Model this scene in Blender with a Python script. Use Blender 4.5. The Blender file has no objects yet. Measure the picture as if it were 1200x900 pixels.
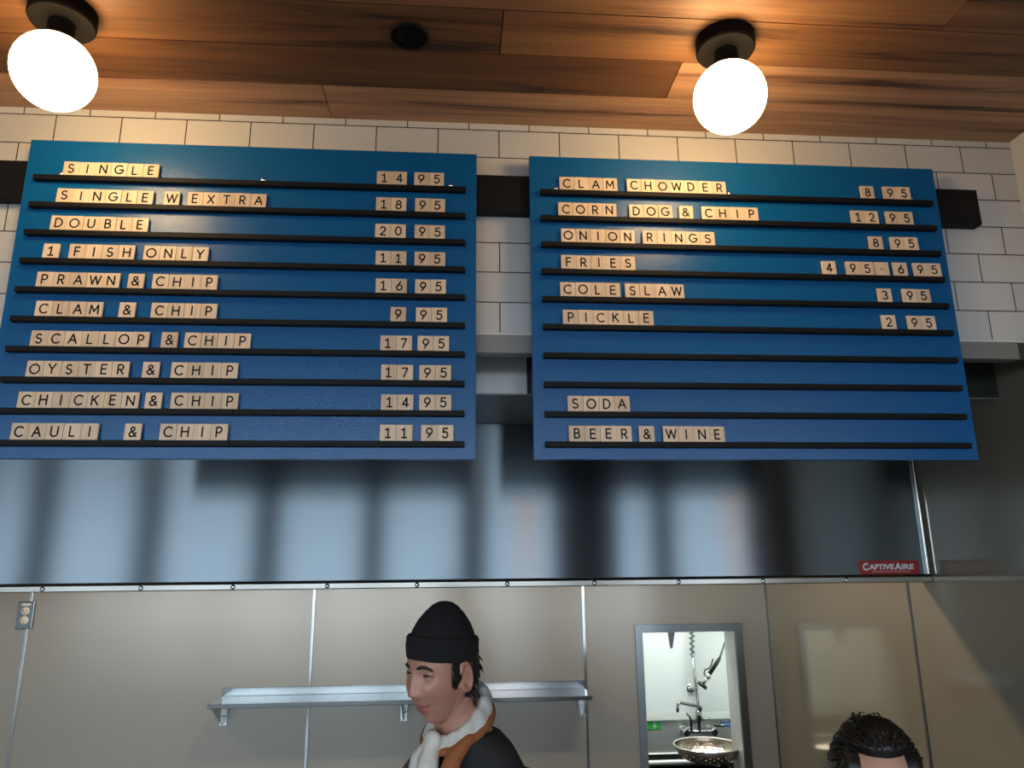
import bpy, bmesh, math, random
from mathutils import Vector, Matrix, noise
R_ = math.radians
random.seed(7)
S = bpy.context.scene
COL = S.collection

# ------------------------------------------------------------------ camera
CAM = Vector((0.0, -1.6183, 1.9))
FPX = 850.0                                   # focal length in pixels of a 1200 px wide frame
right = Vector((0.9972, -0.0747, -0.0088)); down = Vector((0.0091, 0.2356, -0.9718)); fwd = Vector((0.0746, 0.9690, 0.2357))
cd = bpy.data.cameras.new('camera'); cam = bpy.data.objects.new('camera', cd); COL.objects.link(cam)
cd.sensor_width = 36; cd.lens = 36 * FPX / 1200; cd.clip_start = 0.02
m = Matrix((right, -down, -fwd)).transposed().to_4x4(); m.translation = CAM; cam.matrix_world = m
S.camera = cam

# ------------------------------------------------------------------ world, windows' daylight, exposure
S.view_settings.view_transform = 'Standard'; S.view_settings.look = 'None'
S.view_settings.exposure = 0.45; S.view_settings.gamma = 1.0; S.view_settings.use_curve_mapping = False
W = bpy.data.worlds.new('sky'); S.world = W; W.use_nodes = True
bg = W.node_tree.nodes['Background']; bg.inputs[0].default_value = (0.66, 0.84, 1.0, 1); bg.inputs[1].default_value = 8.0
GLOBE_POWER = 19.0
HOOD_LAMP_W = 9.0
BACK_ROOM_W = 19.0
S.cycles.max_bounces = 8; S.cycles.sample_clamp_indirect = 4.0; S.cycles.use_denoising = True
S.cycles.caustics_reflective = False; S.cycles.caustics_refractive = False

# scene sizes (metres)
TILE = 0.152; X0 = -1.0423; L0 = 2.9480       # tile module, one joint, lowest line of the cut top course
XR = 1.456; YB = 1.835; YH = 0.586; YBOX = 0.185; ZC = 2.966; YF = -5.2; XL = -5.2
WIN = [(-5.0, -4.42), (-4.24, -3.34), (-3.18, -2.08), (-1.93, -0.95), (-0.84, 0.10), (0.28, 1.12), (1.72, 2.22), (2.36, 3.30)]
WIN = [(a + 0.03, b - 0.03) for a, b in WIN]
WZ0, WZ1 = 0.35, 2.62

# ------------------------------------------------------------------ materials
def nt(name):
    mt = bpy.data.materials.new(name); mt.use_nodes = True
    return mt, mt.node_tree.nodes, mt.node_tree.links, mt.node_tree.nodes['Principled BSDF']
def pm(name, col, rough=0.5, metal=0.0, spec=None, ior=None, coat=0, bump=0, bscale=200, var=0):
    mt, N, L, b = nt(name)
    b.inputs['Base Color'].default_value = (*col, 1); b.inputs['Roughness'].default_value = rough; b.inputs['Metallic'].default_value = metal
    if ior: b.inputs['IOR'].default_value = ior
    if spec is not None: b.inputs['Specular IOR Level'].default_value = spec
    if coat: b.inputs['Coat Weight'].default_value = coat; b.inputs['Coat Roughness'].default_value = 0.05
    tc = N.new('ShaderNodeTexCoord')
    nz = N.new('ShaderNodeTexNoise'); nz.inputs['Scale'].default_value = bscale; nz.inputs['Detail'].default_value = 4
    L.new(tc.outputs['Object'], nz.inputs['Vector'])
    if bump:
        bp = N.new('ShaderNodeBump'); bp.inputs['Strength'].default_value = bump; bp.inputs['Distance'].default_value = 0.001
        L.new(nz.outputs['Fac'], bp.inputs['Height']); L.new(bp.outputs['Normal'], b.inputs['Normal'])
    if var:
        mx = N.new('ShaderNodeMix'); mx.data_type = 'RGBA'; mx.inputs[6].default_value = (*[c * (1 - var) for c in col], 1); mx.inputs[7].default_value = (*[min(1, c * (1 + var)) for c in col], 1)
        n2 = N.new('ShaderNodeTexNoise'); n2.inputs['Scale'].default_value = bscale * 0.05; n2.inputs['Detail'].default_value = 3
        L.new(tc.outputs['Object'], n2.inputs['Vector']); L.new(n2.outputs['Fac'], mx.inputs[0]); L.new(mx.outputs[2], b.inputs['Base Color'])
    return mt
def steel(name, col, rough, aniso=0.0, metal=1.0, wob=0.0, wscale=2.0, var=0.18):
    mt, N, L, b = nt(name)
    b.inputs['Base Color'].default_value = (*col, 1); b.inputs['Roughness'].default_value = rough; b.inputs['Metallic'].default_value = metal
    tc = N.new('ShaderNodeTexCoord'); mp = N.new('ShaderNodeMapping'); L.new(tc.outputs['Object'], mp.inputs[0])
    mp.inputs['Scale'].default_value = (3, 3, 900)
    nz = N.new('ShaderNodeTexNoise'); nz.inputs['Scale'].default_value = 1.0; nz.inputs['Detail'].default_value = 3; L.new(mp.outputs[0], nz.inputs['Vector'])
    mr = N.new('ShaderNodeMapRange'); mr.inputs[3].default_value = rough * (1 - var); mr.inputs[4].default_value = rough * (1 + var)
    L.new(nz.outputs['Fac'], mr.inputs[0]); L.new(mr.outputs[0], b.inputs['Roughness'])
    if aniso:
        b.inputs['Anisotropic'].default_value = aniso
        cx = N.new('ShaderNodeCombineXYZ'); cx.inputs[2].default_value = 1.0; L.new(cx.outputs[0], b.inputs['Tangent'])
    if wob:
        m2 = N.new('ShaderNodeMapping'); m2.inputs['Scale'].default_value = (1.0, 1.0, 0.35); L.new(tc.outputs['Object'], m2.inputs[0])
        n2 = N.new('ShaderNodeTexNoise'); n2.inputs['Scale'].default_value = wscale; n2.inputs['Detail'].default_value = 1; L.new(m2.outputs[0], n2.inputs['Vector'])
        bp = N.new('ShaderNodeBump'); bp.inputs['Strength'].default_value = 1.0; bp.inputs['Distance'].default_value = wob
        L.new(n2.outputs['Fac'], bp.inputs['Height']); L.new(bp.outputs['Normal'], b.inputs['Normal'])
    return mt
def emit(name, col, s):
    mt, N, L, b = nt(name)
    b.inputs['Base Color'].default_value = (*col, 1); b.inputs['Emission Color'].default_value = (*col, 1); b.inputs['Emission Strength'].default_value = s
    return mt
def tile_material():
    mt, N, L, b = nt('subway_tile')
    tc = N.new('ShaderNodeTexCoord'); sx = N.new('ShaderNodeSeparateXYZ'); L.new(tc.outputs['Object'], sx.inputs[0])
    cb = N.new('ShaderNodeCombineXYZ')
    ax = N.new('ShaderNodeMath'); ax.operation = 'SUBTRACT'; ax.inputs[1].default_value = X0 - 40.5 * TILE; L.new(sx.outputs[0], ax.inputs[0])
    az = N.new('ShaderNodeMath'); az.operation = 'SUBTRACT'; az.inputs[1].default_value = L0 - 40 * TILE; L.new(sx.outputs[2], az.inputs[0])
    L.new(ax.outputs[0], cb.inputs[0]); L.new(az.outputs[0], cb.inputs[1])
    br = N.new('ShaderNodeTexBrick'); L.new(cb.outputs[0], br.inputs['Vector'])
    br.offset = 0.5; br.offset_frequency = 2; br.squash = 1
    br.inputs['Scale'].default_value = 1; br.inputs['Mortar Size'].default_value = 0.0014; br.inputs['Mortar Smooth'].default_value = 0.15
    br.inputs['Brick Width'].default_value = TILE; br.inputs['Row Height'].default_value = TILE / 2
    br.inputs['Color1'].default_value = (0.60, 0.60, 0.58, 1); br.inputs['Color2'].default_value = (0.65, 0.65, 0.63, 1); br.inputs['Mortar'].default_value = (0.02, 0.018, 0.016, 1)
    L.new(br.outputs['Color'], b.inputs['Base Color'])
    iv = N.new('ShaderNodeMath'); iv.operation = 'SUBTRACT'; iv.inputs[0].default_value = 1; L.new(br.outputs['Fac'], iv.inputs[1])
    bp = N.new('ShaderNodeBump'); bp.inputs['Distance'].default_value = 0.0015; bp.inputs['Strength'].default_value = 0.6; L.new(iv.outputs[0], bp.inputs['Height']); L.new(bp.outputs['Normal'], b.inputs['Normal'])
    mr = N.new('ShaderNodeMapRange'); mr.inputs[3].default_value = 0.18; mr.inputs[4].default_value = 0.8; L.new(br.outputs['Fac'], mr.inputs[0]); L.new(mr.outputs[0], b.inputs['Roughness'])
    return mt
def plank_material():
    mt, N, L, b = nt('ceiling_cedar')
    tc = N.new('ShaderNodeTexCoord'); at = N.new('ShaderNodeAttribute'); at.attribute_name = 'tint'
    ad = N.new('ShaderNodeVectorMath'); ad.operation = 'MULTIPLY_ADD'; L.new(at.outputs['Color'], ad.inputs[0]); ad.inputs[1].default_value = (37, 61, 13); L.new(tc.outputs['Object'], ad.inputs[2])
    mp = N.new('ShaderNodeMapping'); mp.inputs['Scale'].default_value = (1.3, 26, 26); L.new(ad.outputs[0], mp.inputs[0])
    n1 = N.new('ShaderNodeTexNoise'); n1.inputs['Scale'].default_value = 1.0; n1.inputs['Detail'].default_value = 5; n1.inputs['Roughness'].default_value = 0.62; n1.inputs['Distortion'].default_value = 0.5; L.new(mp.outputs[0], n1.inputs['Vector'])
    m2 = N.new('ShaderNodeMapping'); m2.inputs['Scale'].default_value = (2.2, 120, 120); L.new(ad.outputs[0], m2.inputs[0])
    n2 = N.new('ShaderNodeTexNoise'); n2.inputs['Scale'].default_value = 1.0; n2.inputs['Detail'].default_value = 3; L.new(m2.outputs[0], n2.inputs['Vector'])
    rp = N.new('ShaderNodeValToRGB'); L.new(n1.outputs['Fac'], rp.inputs[0])
    e = rp.color_ramp.elements; e[0].position = 0.34; e[0].color = (0.070, 0.024, 0.008, 1); e[1].position = 0.66; e[1].color = (0.41, 0.185, 0.058, 1)
    x = rp.color_ramp.elements.new(0.44); x.color = (0.28, 0.112, 0.034, 1)
    sep = N.new('ShaderNodeSeparateColor'); L.new(at.outputs['Color'], sep.inputs[0])
    hs = N.new('ShaderNodeHueSaturation'); L.new(rp.outputs[0], hs.inputs['Color'])
    mv = N.new('ShaderNodeMapRange'); mv.inputs[3].default_value = 0.48; mv.inputs[4].default_value = 1.75; L.new(sep.outputs[0], mv.inputs[0]); L.new(mv.outputs[0], hs.inputs['Value'])
    ms = N.new('ShaderNodeMapRange'); ms.inputs[3].default_value = 1.0; ms.inputs[4].default_value = 0.78; L.new(sep.outputs[0], ms.inputs[0]); L.new(ms.outputs[0], hs.inputs['Saturation'])
    mu = N.new('ShaderNodeMix'); mu.data_type = 'RGBA'; mu.blend_type = 'MULTIPLY'; mu.inputs[0].default_value = 0.35
    L.new(hs.outputs[0], mu.inputs[6]); L.new(n2.outputs['Color'], mu.inputs[7])
    g = N.new('ShaderNodeMix'); g.data_type = 'RGBA'; g.blend_type = 'MULTIPLY'; g.inputs[0].default_value = 0.3; L.new(mu.outputs[2], g.inputs[6]); L.new(n2.outputs['Fac'], g.inputs[7])
    L.new(g.outputs[2], b.inputs['Base Color']); b.inputs['Roughness'].default_value = 0.5
    bp = N.new('ShaderNodeBump'); bp.inputs['Strength'].default_value = 0.25; bp.inputs['Distance'].default_value = 0.001; L.new(n2.outputs['Fac'], bp.inputs['Height']); L.new(bp.outputs['Normal'], b.inputs['Normal'])
    return mt
def tilewood_material():
    mt, N, L, b = nt('pale_wood')
    tc = N.new('ShaderNodeTexCoord'); oi = N.new('ShaderNodeObjectInfo')
    ad = N.new('ShaderNodeVectorMath'); ad.operation = 'ADD'
    cb = N.new('ShaderNodeCombineXYZ'); mm = N.new('ShaderNodeMath'); mm.operation = 'MULTIPLY'; mm.inputs[1].default_value = 50; L.new(oi.outputs['Random'], mm.inputs[0])
    for i in range(3): L.new(mm.outputs[0], cb.inputs[i])
    L.new(tc.outputs['Object'], ad.inputs[0]); L.new(cb.outputs[0], ad.inputs[1])
    mp = N.new('ShaderNodeMapping'); mp.inputs['Scale'].default_value = (160, 160, 9); L.new(ad.outputs[0], mp.inputs[0])
    nz = N.new('ShaderNodeTexNoise'); nz.inputs['Scale'].default_value = 1; nz.inputs['Detail'].default_value = 3; L.new(mp.outputs[0], nz.inputs['Vector'])
    rp = N.new('ShaderNodeValToRGB'); L.new(nz.outputs['Fac'], rp.inputs[0])
    e = rp.color_ramp.elements; e[0].position = 0.3; e[0].color = (0.74, 0.55, 0.38, 1); e[1].position = 0.7; e[1].color = (0.88, 0.72, 0.54, 1)
    hs = N.new('ShaderNodeHueSaturation'); L.new(rp.outputs[0], hs.inputs['Color'])
    mr = N.new('ShaderNodeMapRange'); mr.inputs[3].default_value = 0.88; mr.inputs[4].default_value = 1.1; L.new(oi.outputs['Random'], mr.inputs[0]); L.new(mr.outputs[0], hs.inputs['Value'])
    L.new(hs.outputs[0], b.inputs['Base Color']); b.inputs['Roughness'].default_value = 0.45
    return mt
def skin_material(name, col, lip):
    mt, N, L, b = nt(name)
    at = N.new('ShaderNodeAttribute'); at.attribute_name = 'tint'
    sep = N.new('ShaderNodeSeparateColor'); L.new(at.outputs['Color'], sep.inputs[0])
    mx = N.new('ShaderNodeMix'); mx.data_type = 'RGBA'; mx.inputs[6].default_value = (*col, 1); mx.inputs[7].default_value = (*lip, 1); L.new(sep.outputs[0], mx.inputs[0])
    L.new(mx.outputs[2], b.inputs['Base Color']); b.inputs['Roughness'].default_value = 0.42
    b.inputs['Subsurface Weight'].default_value = 0.12; b.inputs['Subsurface Radius'].default_value = (0.01, 0.004, 0.002); b.inputs['Subsurface Scale'].default_value = 0.5
    return mt
M = dict(
    tile=tile_material(), plank=plank_material(), tilewood=tilewood_material(),
    blue=pm('blue_paint', (0.001, 0.110, 0.320), 0.27, spec=0.5, bump=0.5, bscale=320),
    black=pm('black_paint', (0.006, 0.0055, 0.0055), 0.6, spec=0.2, bump=0.3, bscale=150),
    rail=pm('black_rail', (0.006, 0.0055, 0.0055), 0.55, spec=0.2, bump=0.15, bscale=300),
    ink=pm('letter_black', (0.004, 0.004, 0.005), 0.8, spec=0.15),
    fixture=pm('black_fixture', (0.0045, 0.0042, 0.0045), 0.7, spec=0.06),
    globe=emit('lit_globe', (1.0, 0.66, 0.31), GLOBE_POWER),
    trim=pm('grey_trim', (0.24, 0.24, 0.225), 0.45, 0.3), white=pm('white_paint', (0.72, 0.72, 0.69), 0.6),
    room=pm('room_paint', (0.45, 0.44, 0.42), 0.7), dark=pm('dark_paint', (0.05, 0.045, 0.045), 0.6), brown=pm('brown_panel', (0.60, 0.42, 0.31), 0.5, var=0.3, bscale=60),
    concrete=pm('concrete', (0.16, 0.155, 0.15), 0.6, var=0.25, bscale=40),
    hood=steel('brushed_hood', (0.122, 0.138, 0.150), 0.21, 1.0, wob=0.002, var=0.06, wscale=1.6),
    steel=steel('satin_steel', (0.60, 0.61, 0.60), 0.22, 0.3), bright=steel('bright_steel', (0.72, 0.71, 0.68), 0.12),
    chrome=pm('chrome', (0.75, 0.77, 0.77), 0.08, 1.0), darksteel=steel('dark_steel', (0.17, 0.175, 0.175), 0.3, 0.5, var=0.03),
    panel=steel('wall_panel', (0.34, 0.30, 0.25), 0.2, metal=0.22, wob=0.004, wscale=1.5),
    sidepanel=steel('side_panel', (0.30, 0.262, 0.195), 0.10, metal=0.24, wob=0.0015, wscale=1.2),
    sinksteel=pm('sink_steel', (0.55, 0.57, 0.55), 0.3, 0.6), backroom=pm('washroom_white', (0.80, 0.84, 0.82), 0.5),
    almond=pm('almond_plastic', (0.78, 0.68, 0.55), 0.4), green=pm('green_label', (0.02, 0.38, 0.06), 0.4), bluelabel=pm('blue_label', (0.03, 0.13, 0.55), 0.4),
    red=pm('red_label', (0.33, 0.008, 0.012), 0.35), silver=pm('silver_ink', (0.72, 0.72, 0.72), 0.4),
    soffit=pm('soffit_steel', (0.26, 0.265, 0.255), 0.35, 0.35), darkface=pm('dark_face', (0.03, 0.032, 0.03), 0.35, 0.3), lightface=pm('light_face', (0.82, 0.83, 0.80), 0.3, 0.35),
    framesteel=steel('frame_steel', (0.19, 0.195, 0.195), 0.22, 0.3), shelfsteel=steel('shelf_steel', (0.27, 0.275, 0.27), 0.16), jamb=pm('jamb_steel', (0.50, 0.51, 0.49), 0.4, 0.2),
    lipsteel=steel('lip_steel', (0.24, 0.22, 0.195), 0.2),
    mouthshade=pm('mouth_shade', (0.10, 0.025, 0.02), 0.6),  # dark colour for the shade between closed lips
    litshade=emit('lit_shade', (1.0, 0.52, 0.27), 8.0),
    faucetsteel=pm('faucet_chrome', (0.34, 0.35, 0.35), 0.16, 1.0),
    rubber=pm('black_rubber', (0.012, 0.012, 0.013), 0.4),
    jacket=pm('black_jacket', (0.014, 0.013, 0.013), 0.85, bump=0.4, bscale=300), knit=pm('black_knit', (0.006, 0.006, 0.007), 0.95, bump=0.8, bscale=500),
    scarf=pm('pale_scarf', (0.62, 0.60, 0.55), 0.8, var=0.25, bscale=900, bump=0.5), apron=pm('rust_cloth', (0.30, 0.10, 0.035), 0.8, bump=0.4, bscale=500),
    trousers=pm('dark_trousers', (0.03, 0.03, 0.035), 0.85), shoe=pm('black_shoe', (0.015, 0.015, 0.015), 0.5), shirt=pm('grey_shirt', (0.12, 0.12, 0.13), 0.85),
    hair=pm('black_hair', (0.006, 0.005, 0.005), 0.45, bump=0.5, bscale=220), eye=pm('eye_white', (0.65, 0.62, 0.58), 0.2), iris=pm('iris', (0.03, 0.015, 0.008), 0.15),
    skin_a=skin_material('skin_tan', (0.47, 0.225, 0.155), (0.33, 0.10, 0.08)), skin_b=skin_material('skin_light', (0.56, 0.31, 0.22), (0.45, 0.15, 0.12)),
    lightpanel=emit('light_panel', (0.95, 1.0, 0.97), 6.0), hoodglass=emit('hood_lamp_glass', (1.0, 0.85, 0.62), 6.0),
    colander=steel('colander_steel', (0.46, 0.38, 0.30), 0.30),
)

# ------------------------------------------------------------------ mesh helpers
class MB:
    def __init__(s): s.bm = bmesh.new()
    def box(s, a, b, bevel=0.0, rot=None):
        lo = Vector([min(p, q) for p, q in zip(a, b)]); hi = Vector([max(p, q) for p, q in zip(a, b)])
        t = bmesh.new(); bmesh.ops.create_cube(t, size=1.0)
        for v in t.verts: v.co = Vector([lo[i] + (v.co[i] + 0.5) * (hi[i] - lo[i]) for i in range(3)])
        if bevel: bmesh.ops.bevel(t, geom=t.edges[:], offset=bevel, segments=2, affect='EDGES', profile=0.5)
        s._add(t, rot); return s
    def _add(s, t, mat=None, smooth=False):
        if mat is not None: bmesh.ops.transform(t, matrix=mat, verts=t.verts)
        mp = {v: s.bm.verts.new(v.co) for v in t.verts}
        for f in t.faces:
            try: g = s.bm.faces.new([mp[v] for v in f.verts]); g.smooth = smooth or f.smooth
            except ValueError: pass
        t.free()
    def lathe(s, prof, c=(0, 0, 0), seg=48, mat=None, smooth=True):
        t = bmesh.new(); rings = []
        for r, z in prof:
            if r < 1e-6: rings.append([t.verts.new((0, 0, z))])
            else: rings.append([t.verts.new((r * math.cos(2 * math.pi * k / seg), r * math.sin(2 * math.pi * k / seg), z)) for k in range(seg)])
        for A, B in zip(rings, rings[1:]):
            for k in range(seg):
                q = [A[k % len(A)], A[(k + 1) % len(A)], B[(k + 1) % len(B)], B[k % len(B)]]
                u = []
                for v in q:
                    if v not in u: u.append(v)
                if len(u) > 2:
                    f = t.faces.new(u); f.smooth = smooth
        bmesh.ops.recalc_face_normals(t, faces=t.faces)
        mm = Matrix.Translation(c) @ (mat if mat is not None else Matrix())
        s._add(t, mm); return s
    def tube(s, pts, r, seg=12, cap=True, closed=False):
        pts = [Vector(p) for p in pts]; n = len(pts); rs = r if isinstance(r, (list, tuple)) else [r] * n
        t = bmesh.new(); rings = []; up = None
        for i, p in enumerate(pts):
            a = pts[max(0, i - 1)]; b = pts[min(n - 1, i + 1)]; d = (b - a).normalized()
            if up is None:
                up = Vector((0, 0, 1)) if abs(d.z) < 0.9 else Vector((1, 0, 0))
            x = d.cross(up); x = x.normalized() if x.length > 1e-6 else d.orthogonal().normalized(); up = x.cross(d).normalized()
            rings.append([t.verts.new(p + rs[i] * (x * math.cos(2 * math.pi * k / seg) + up * math.sin(2 * math.pi * k / seg))) for k in range(seg)])
        for A, B in zip(rings, rings[1:]):
            for k in range(seg):
                f = t.faces.new((A[k], A[(k + 1) % seg], B[(k + 1) % seg], B[k])); f.smooth = True
        if cap: t.faces.new(rings[0][::-1]); t.faces.new(rings[-1])
        bmesh.ops.recalc_face_normals(t, faces=t.faces)
        s._add(t); return s
    def ball(s, c, r, seg=24, sc=(1, 1, 1), mat=None):
        t = bmesh.new(); bmesh.ops.create_uvsphere(t, u_segments=seg, v_segments=seg // 2, radius=r)
        for f in t.faces: f.smooth = True
        mm = Matrix.Translation(c) @ (mat if mat is not None else Matrix()) @ Matrix.Diagonal((*sc, 1)); s._add(t, mm); return s
    def prism(s, poly, d0, d1, axis=1):
        # poly: 2-D outline; extruded along the given axis from d0 to d1
        def p3(p, d): return {0: (d, p[0], p[1]), 1: (p[0], d, p[1]), 2: (p[0], p[1], d)}[axis]
        t = bmesh.new(); A = [t.verts.new(p3(p, d0)) for p in poly]; B = [t.verts.new(p3(p, d1)) for p in poly]
        t.faces.new(A); t.faces.new(B[::-1])
        for i in range(len(poly)):
            j = (i + 1) % len(poly); t.faces.new((A[i], B[i], B[j], A[j]))
        bmesh.ops.recalc_face_normals(t, faces=t.faces); s._add(t); return s
    def quad(s, pts):
        s.bm.faces.new([s.bm.verts.new(p) for p in pts]); return s
    def build(s, name, mat, parent=None, mesh_only=False):
        me = bpy.data.meshes.new(name)
        if parent is not None:
            off = worldloc(parent)
            for v in s.bm.verts: v.co -= off
        s.bm.to_mesh(me); s.bm.free(); me.materials.append(M[mat] if isinstance(mat, str) else mat)
        o = bpy.data.objects.new(name, me); COL.objects.link(o)
        if parent is not None: o.parent = parent
        return o
def worldloc(o):
    v = Vector(o.location)
    while o.parent: o = o.parent; v += Vector(o.location)
    return v
def tag(o, label, cat, group=None):
    o['label'] = label; o['category'] = cat
    if group: o['group'] = group
    return o
def thing(name, loc, label, cat, group=None):
    o = bpy.data.objects.new(name, None); COL.objects.link(o); o.location = loc; o.empty_display_size = 0.05
    return tag(o, label, cat, group)
def struct(o, label=None):
    o['kind'] = 'structure'
    if label: o['label'] = label
    return o
def copy_tree(o, parent=None):
    c = o.copy(); COL.objects.link(c)
    if parent is not None: c.parent = parent
    for ch in list(o.children): copy_tree(ch, c)
    return c

# ------------------------------------------------------------------ the setting
struct(MB().box((XL - 0.2, YF - 0.2, -0.1), (6.2, 3.2, 0.0)).build('floor', 'concrete'))

# ceiling of long cedar boards, boards are pattern inside the one mesh
def ceiling():
    bm = bmesh.new(); lay = bm.loops.layers.float_color.new('tint')
    pitch = 0.1312; y1 = 0.003
    known = {0: [(-0.317, )], 1: [(0.488, )], 2: [(0.0845, )], 3: [(-0.9,), (1.0,)]}
    tints = {(0, 0): 1.0, (0, 1): 0.92, (1, 0): 0.04, (1, 1): 0.95, (2, 0): 0.10, (2, 1): 0.30, (3, 0): 0.2, (3, 1): 0.42, (3, 2): 0.35}
    rnd = random.Random(3)
    for r in range(40):
        ya = -0.1310 + 0.002 - (r - 1) * pitch if r else y1
        yb = -0.1310 + 0.002 - r * pitch
        if r == 0: ya = 0.03
        cuts = [k[0] for k in known[r]] if r in known else [rnd.uniform(-3, 0), rnd.uniform(0.3, 3)]
        xs = [XL - 0.1] + cuts + [6.0]
        for i in range(len(xs) - 1):
            tv = tints.get((r, i), rnd.random()); tc = (tv, rnd.random(), rnd.random(), 1)
            g = 0.0012; a, b, c, d = xs[i] + g, xs[i + 1] - g, yb + g, ya - g
            vs = [bm.verts.new((a, c, ZC)), bm.verts.new((a, d, ZC)), bm.verts.new((b, d, ZC)), bm.verts.new((b, c, ZC))]
            up = [bm.verts.new((v.co.x, v.co.y, ZC + 0.012)) for v in vs]
            fs = [bm.faces.new(vs)] + [bm.faces.new((vs[k], up[k], up[(k + 1) % 4], vs[(k + 1) % 4])) for k in range(4)]
            for f in fs:
                for l in f.loops: l[lay] = tc
    # the backing above the gaps
    vs = [bm.verts.new(p) for p in ((XL - 0.2, YF - 0.1, ZC + 0.012), (6.1, YF - 0.1, ZC + 0.012), (6.1, 0.03, ZC + 0.012), (XL - 0.2, 0.03, ZC + 0.012))]
    f = bm.faces.new(vs)
    for l in f.loops: l[lay] = (0, 0, 0, 1)
    me = bpy.data.meshes.new('ceiling'); bm.to_mesh(me); bm.free(); me.materials.append(M['plank'])
    o = bpy.data.objects.new('ceiling', me); COL.objects.link(o); struct(o)
ceiling()
struct(MB().box((XL - 0.2, YF - 0.2, ZC + 0.02), (6.2, 3.2, ZC + 0.1)).build('ceiling_deck', 'dark'))

# tiled bulkhead, its edge strip and the grey metal angle under it
TB = L0 - 7 * TILE / 2                     # lower edge of the tiles
struct(MB().box((XL, 0.0, TB), (XR, 0.03, ZC + 0.01)).build('wall_tiled', 'tile'))
struct(MB().box((XL, -0.003, TB - 0.006), (XR, 0.03, TB)).build('trim_1', 'white'))
struct(MB().box((XL, -0.006, 2.366), (1.372, 0.03, TB - 0.006), 0.001).build('trim_2', 'trim'))
struct(MB().box((1.372, 0.0, 2.366), (XR, 0.02, TB - 0.006)).build('trim_3', 'dark'))
# right wall (painted above the kitchen opening, steel sheet below) ending in a pier
struct(MB().box((XR, -0.30, 2.41), (XR + 0.16, 0.03, ZC + 0.01)).build('wall_right', 'white'))
struct(MB().box((XR, -0.30, 0.0), (XR + 0.16, 0.705, 2.409)).build('wall_side_1', 'sidepanel'))
struct(MB().box((XR, 0.711, 0.0), (XR + 0.16, YB + 0.12, 2.41)).build('wall_side_2', 'sidepanel'))
struct(MB().box((XR + 0.002, 0.700, 0.0), (XR + 0.158, 0.716, 2.4)).box((XR - 0.004, 0.7035, 0.0), (XR + 0.002, 0.7125, 2.3)).build('trim_4', 'darksteel'))

# kitchen back wall with the pass-through
PX0, PX1, PZ0, PZ1 = 0.8535, 1.2895, 0.932, 1.572
bw = MB()
bw.box((XL, YB, 0), (PX0, YB + 0.12, 2.5)); bw.box((PX1, YB, 0), (XR, YB + 0.12, 2.5)); bw.box((PX0, YB, PZ1), (PX1, YB + 0.12, 2.5)); bw.box((PX0, YB, 0), (PX1, YB + 0.12, PZ0))
struct(bw.build('wall_back', 'panel'))
for i, x in enumerate((-3.07, -1.852, -0.634, 0.586)):
    struct(MB().box((x - 0.007, YB - 0.004, 0.0), (x + 0.007, YB, 2.3), 0.0015).build('trim_%d' % (5 + i), 'bright'))
struct(MB().box((XR - 0.006, YB - 0.006, 0), (XR, YB, 2.3)).build('trim_9', 'darksteel'))
# steel frame round the pass-through and its ledge
def frame_poly(x0, x1, z0, z1, w, y0, y1):
    mb = MB()
    mb.prism([(x0 - w, z0), (x0, z0), (x0, z1), (x0 - w, z1 + w)], y0, y1)
    mb.prism([(x1, z0), (x1 + w, z0), (x1 + w, z1 + w), (x1, z1)], y0, y1)
    mb.prism([(x0 - w, z1 + w), (x0, z1), (x1, z1), (x1 + w, z1 + w)], y0, y1)
    return mb
wf = frame_poly(PX0, PX1, PZ0 - 0.1, PZ1, 0.033, YB - 0.012, YB)
struct(wf.build('window_1', 'framesteel'))
struct(frame_poly(PX0 + 0.003, PX1 - 0.003, PZ0 - 0.1, PZ1 - 0.003, 0.0025, YB - 0.002, YB + 0.13).build('trim_10', 'jamb'))
struct(MB().box((PX0 - 0.02, YB - 0.05, PZ0 - 0.035), (PX1 + 0.02, YB + 0.29, PZ0), 0.003).build('window_1_ledge', 'steel'))

# wash-up room behind the pass-through
YW = 2.9
struct(MB().box((-0.6, YW, 0), (3.0, YW + 0.1, 2.6)).build('wall_washroom_back', 'backroom'))
struct(MB().box((-0.7, YB + 0.12, 0), (-0.6, YW + 0.1, 2.6)).build('wall_washroom_left', 'backroom'))
struct(MB().box((3.0, YB + 0.12, 0), (3.1, YW + 0.1, 2.6)).build('wall_washroom_right', 'backroom'))
struct(MB().box((-0.7, YB + 0.12, 2.6), (3.1, YW + 0.1, 2.7)).build('ceiling_washroom', 'backroom'))
struct(MB().box((XR, YB + 0.10, 0), (3.1, YB + 0.12, 2.6)).build('wall_washroom_front', 'backroom'))
lt = thing('ceiling_light', (1.15, 2.35, 2.6), 'white flat ceiling light in the wash-up room beyond the pass-through', 'ceiling light')
MB().box((0.55, 2.15, 2.57), (1.75, 2.6, 2.6), 0.004).build('frame', 'white', lt)
MB().box((0.58, 2.18, 2.562), (1.72, 2.57, 2.569)).build('diffuser', 'lightpanel', lt)
ld = bpy.data.lights.new('washroom_lamp', 'AREA'); ld.shape = 'RECTANGLE'; ld.size = 1.1; ld.size_y = 0.38; ld.energy = BACK_ROOM_W; ld.color = (0.93, 1.0, 0.96)
lo = bpy.data.objects.new('washroom_lamp', ld); COL.objects.link(lo); lo.location = (1.15, 2.375, 2.555)

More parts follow.
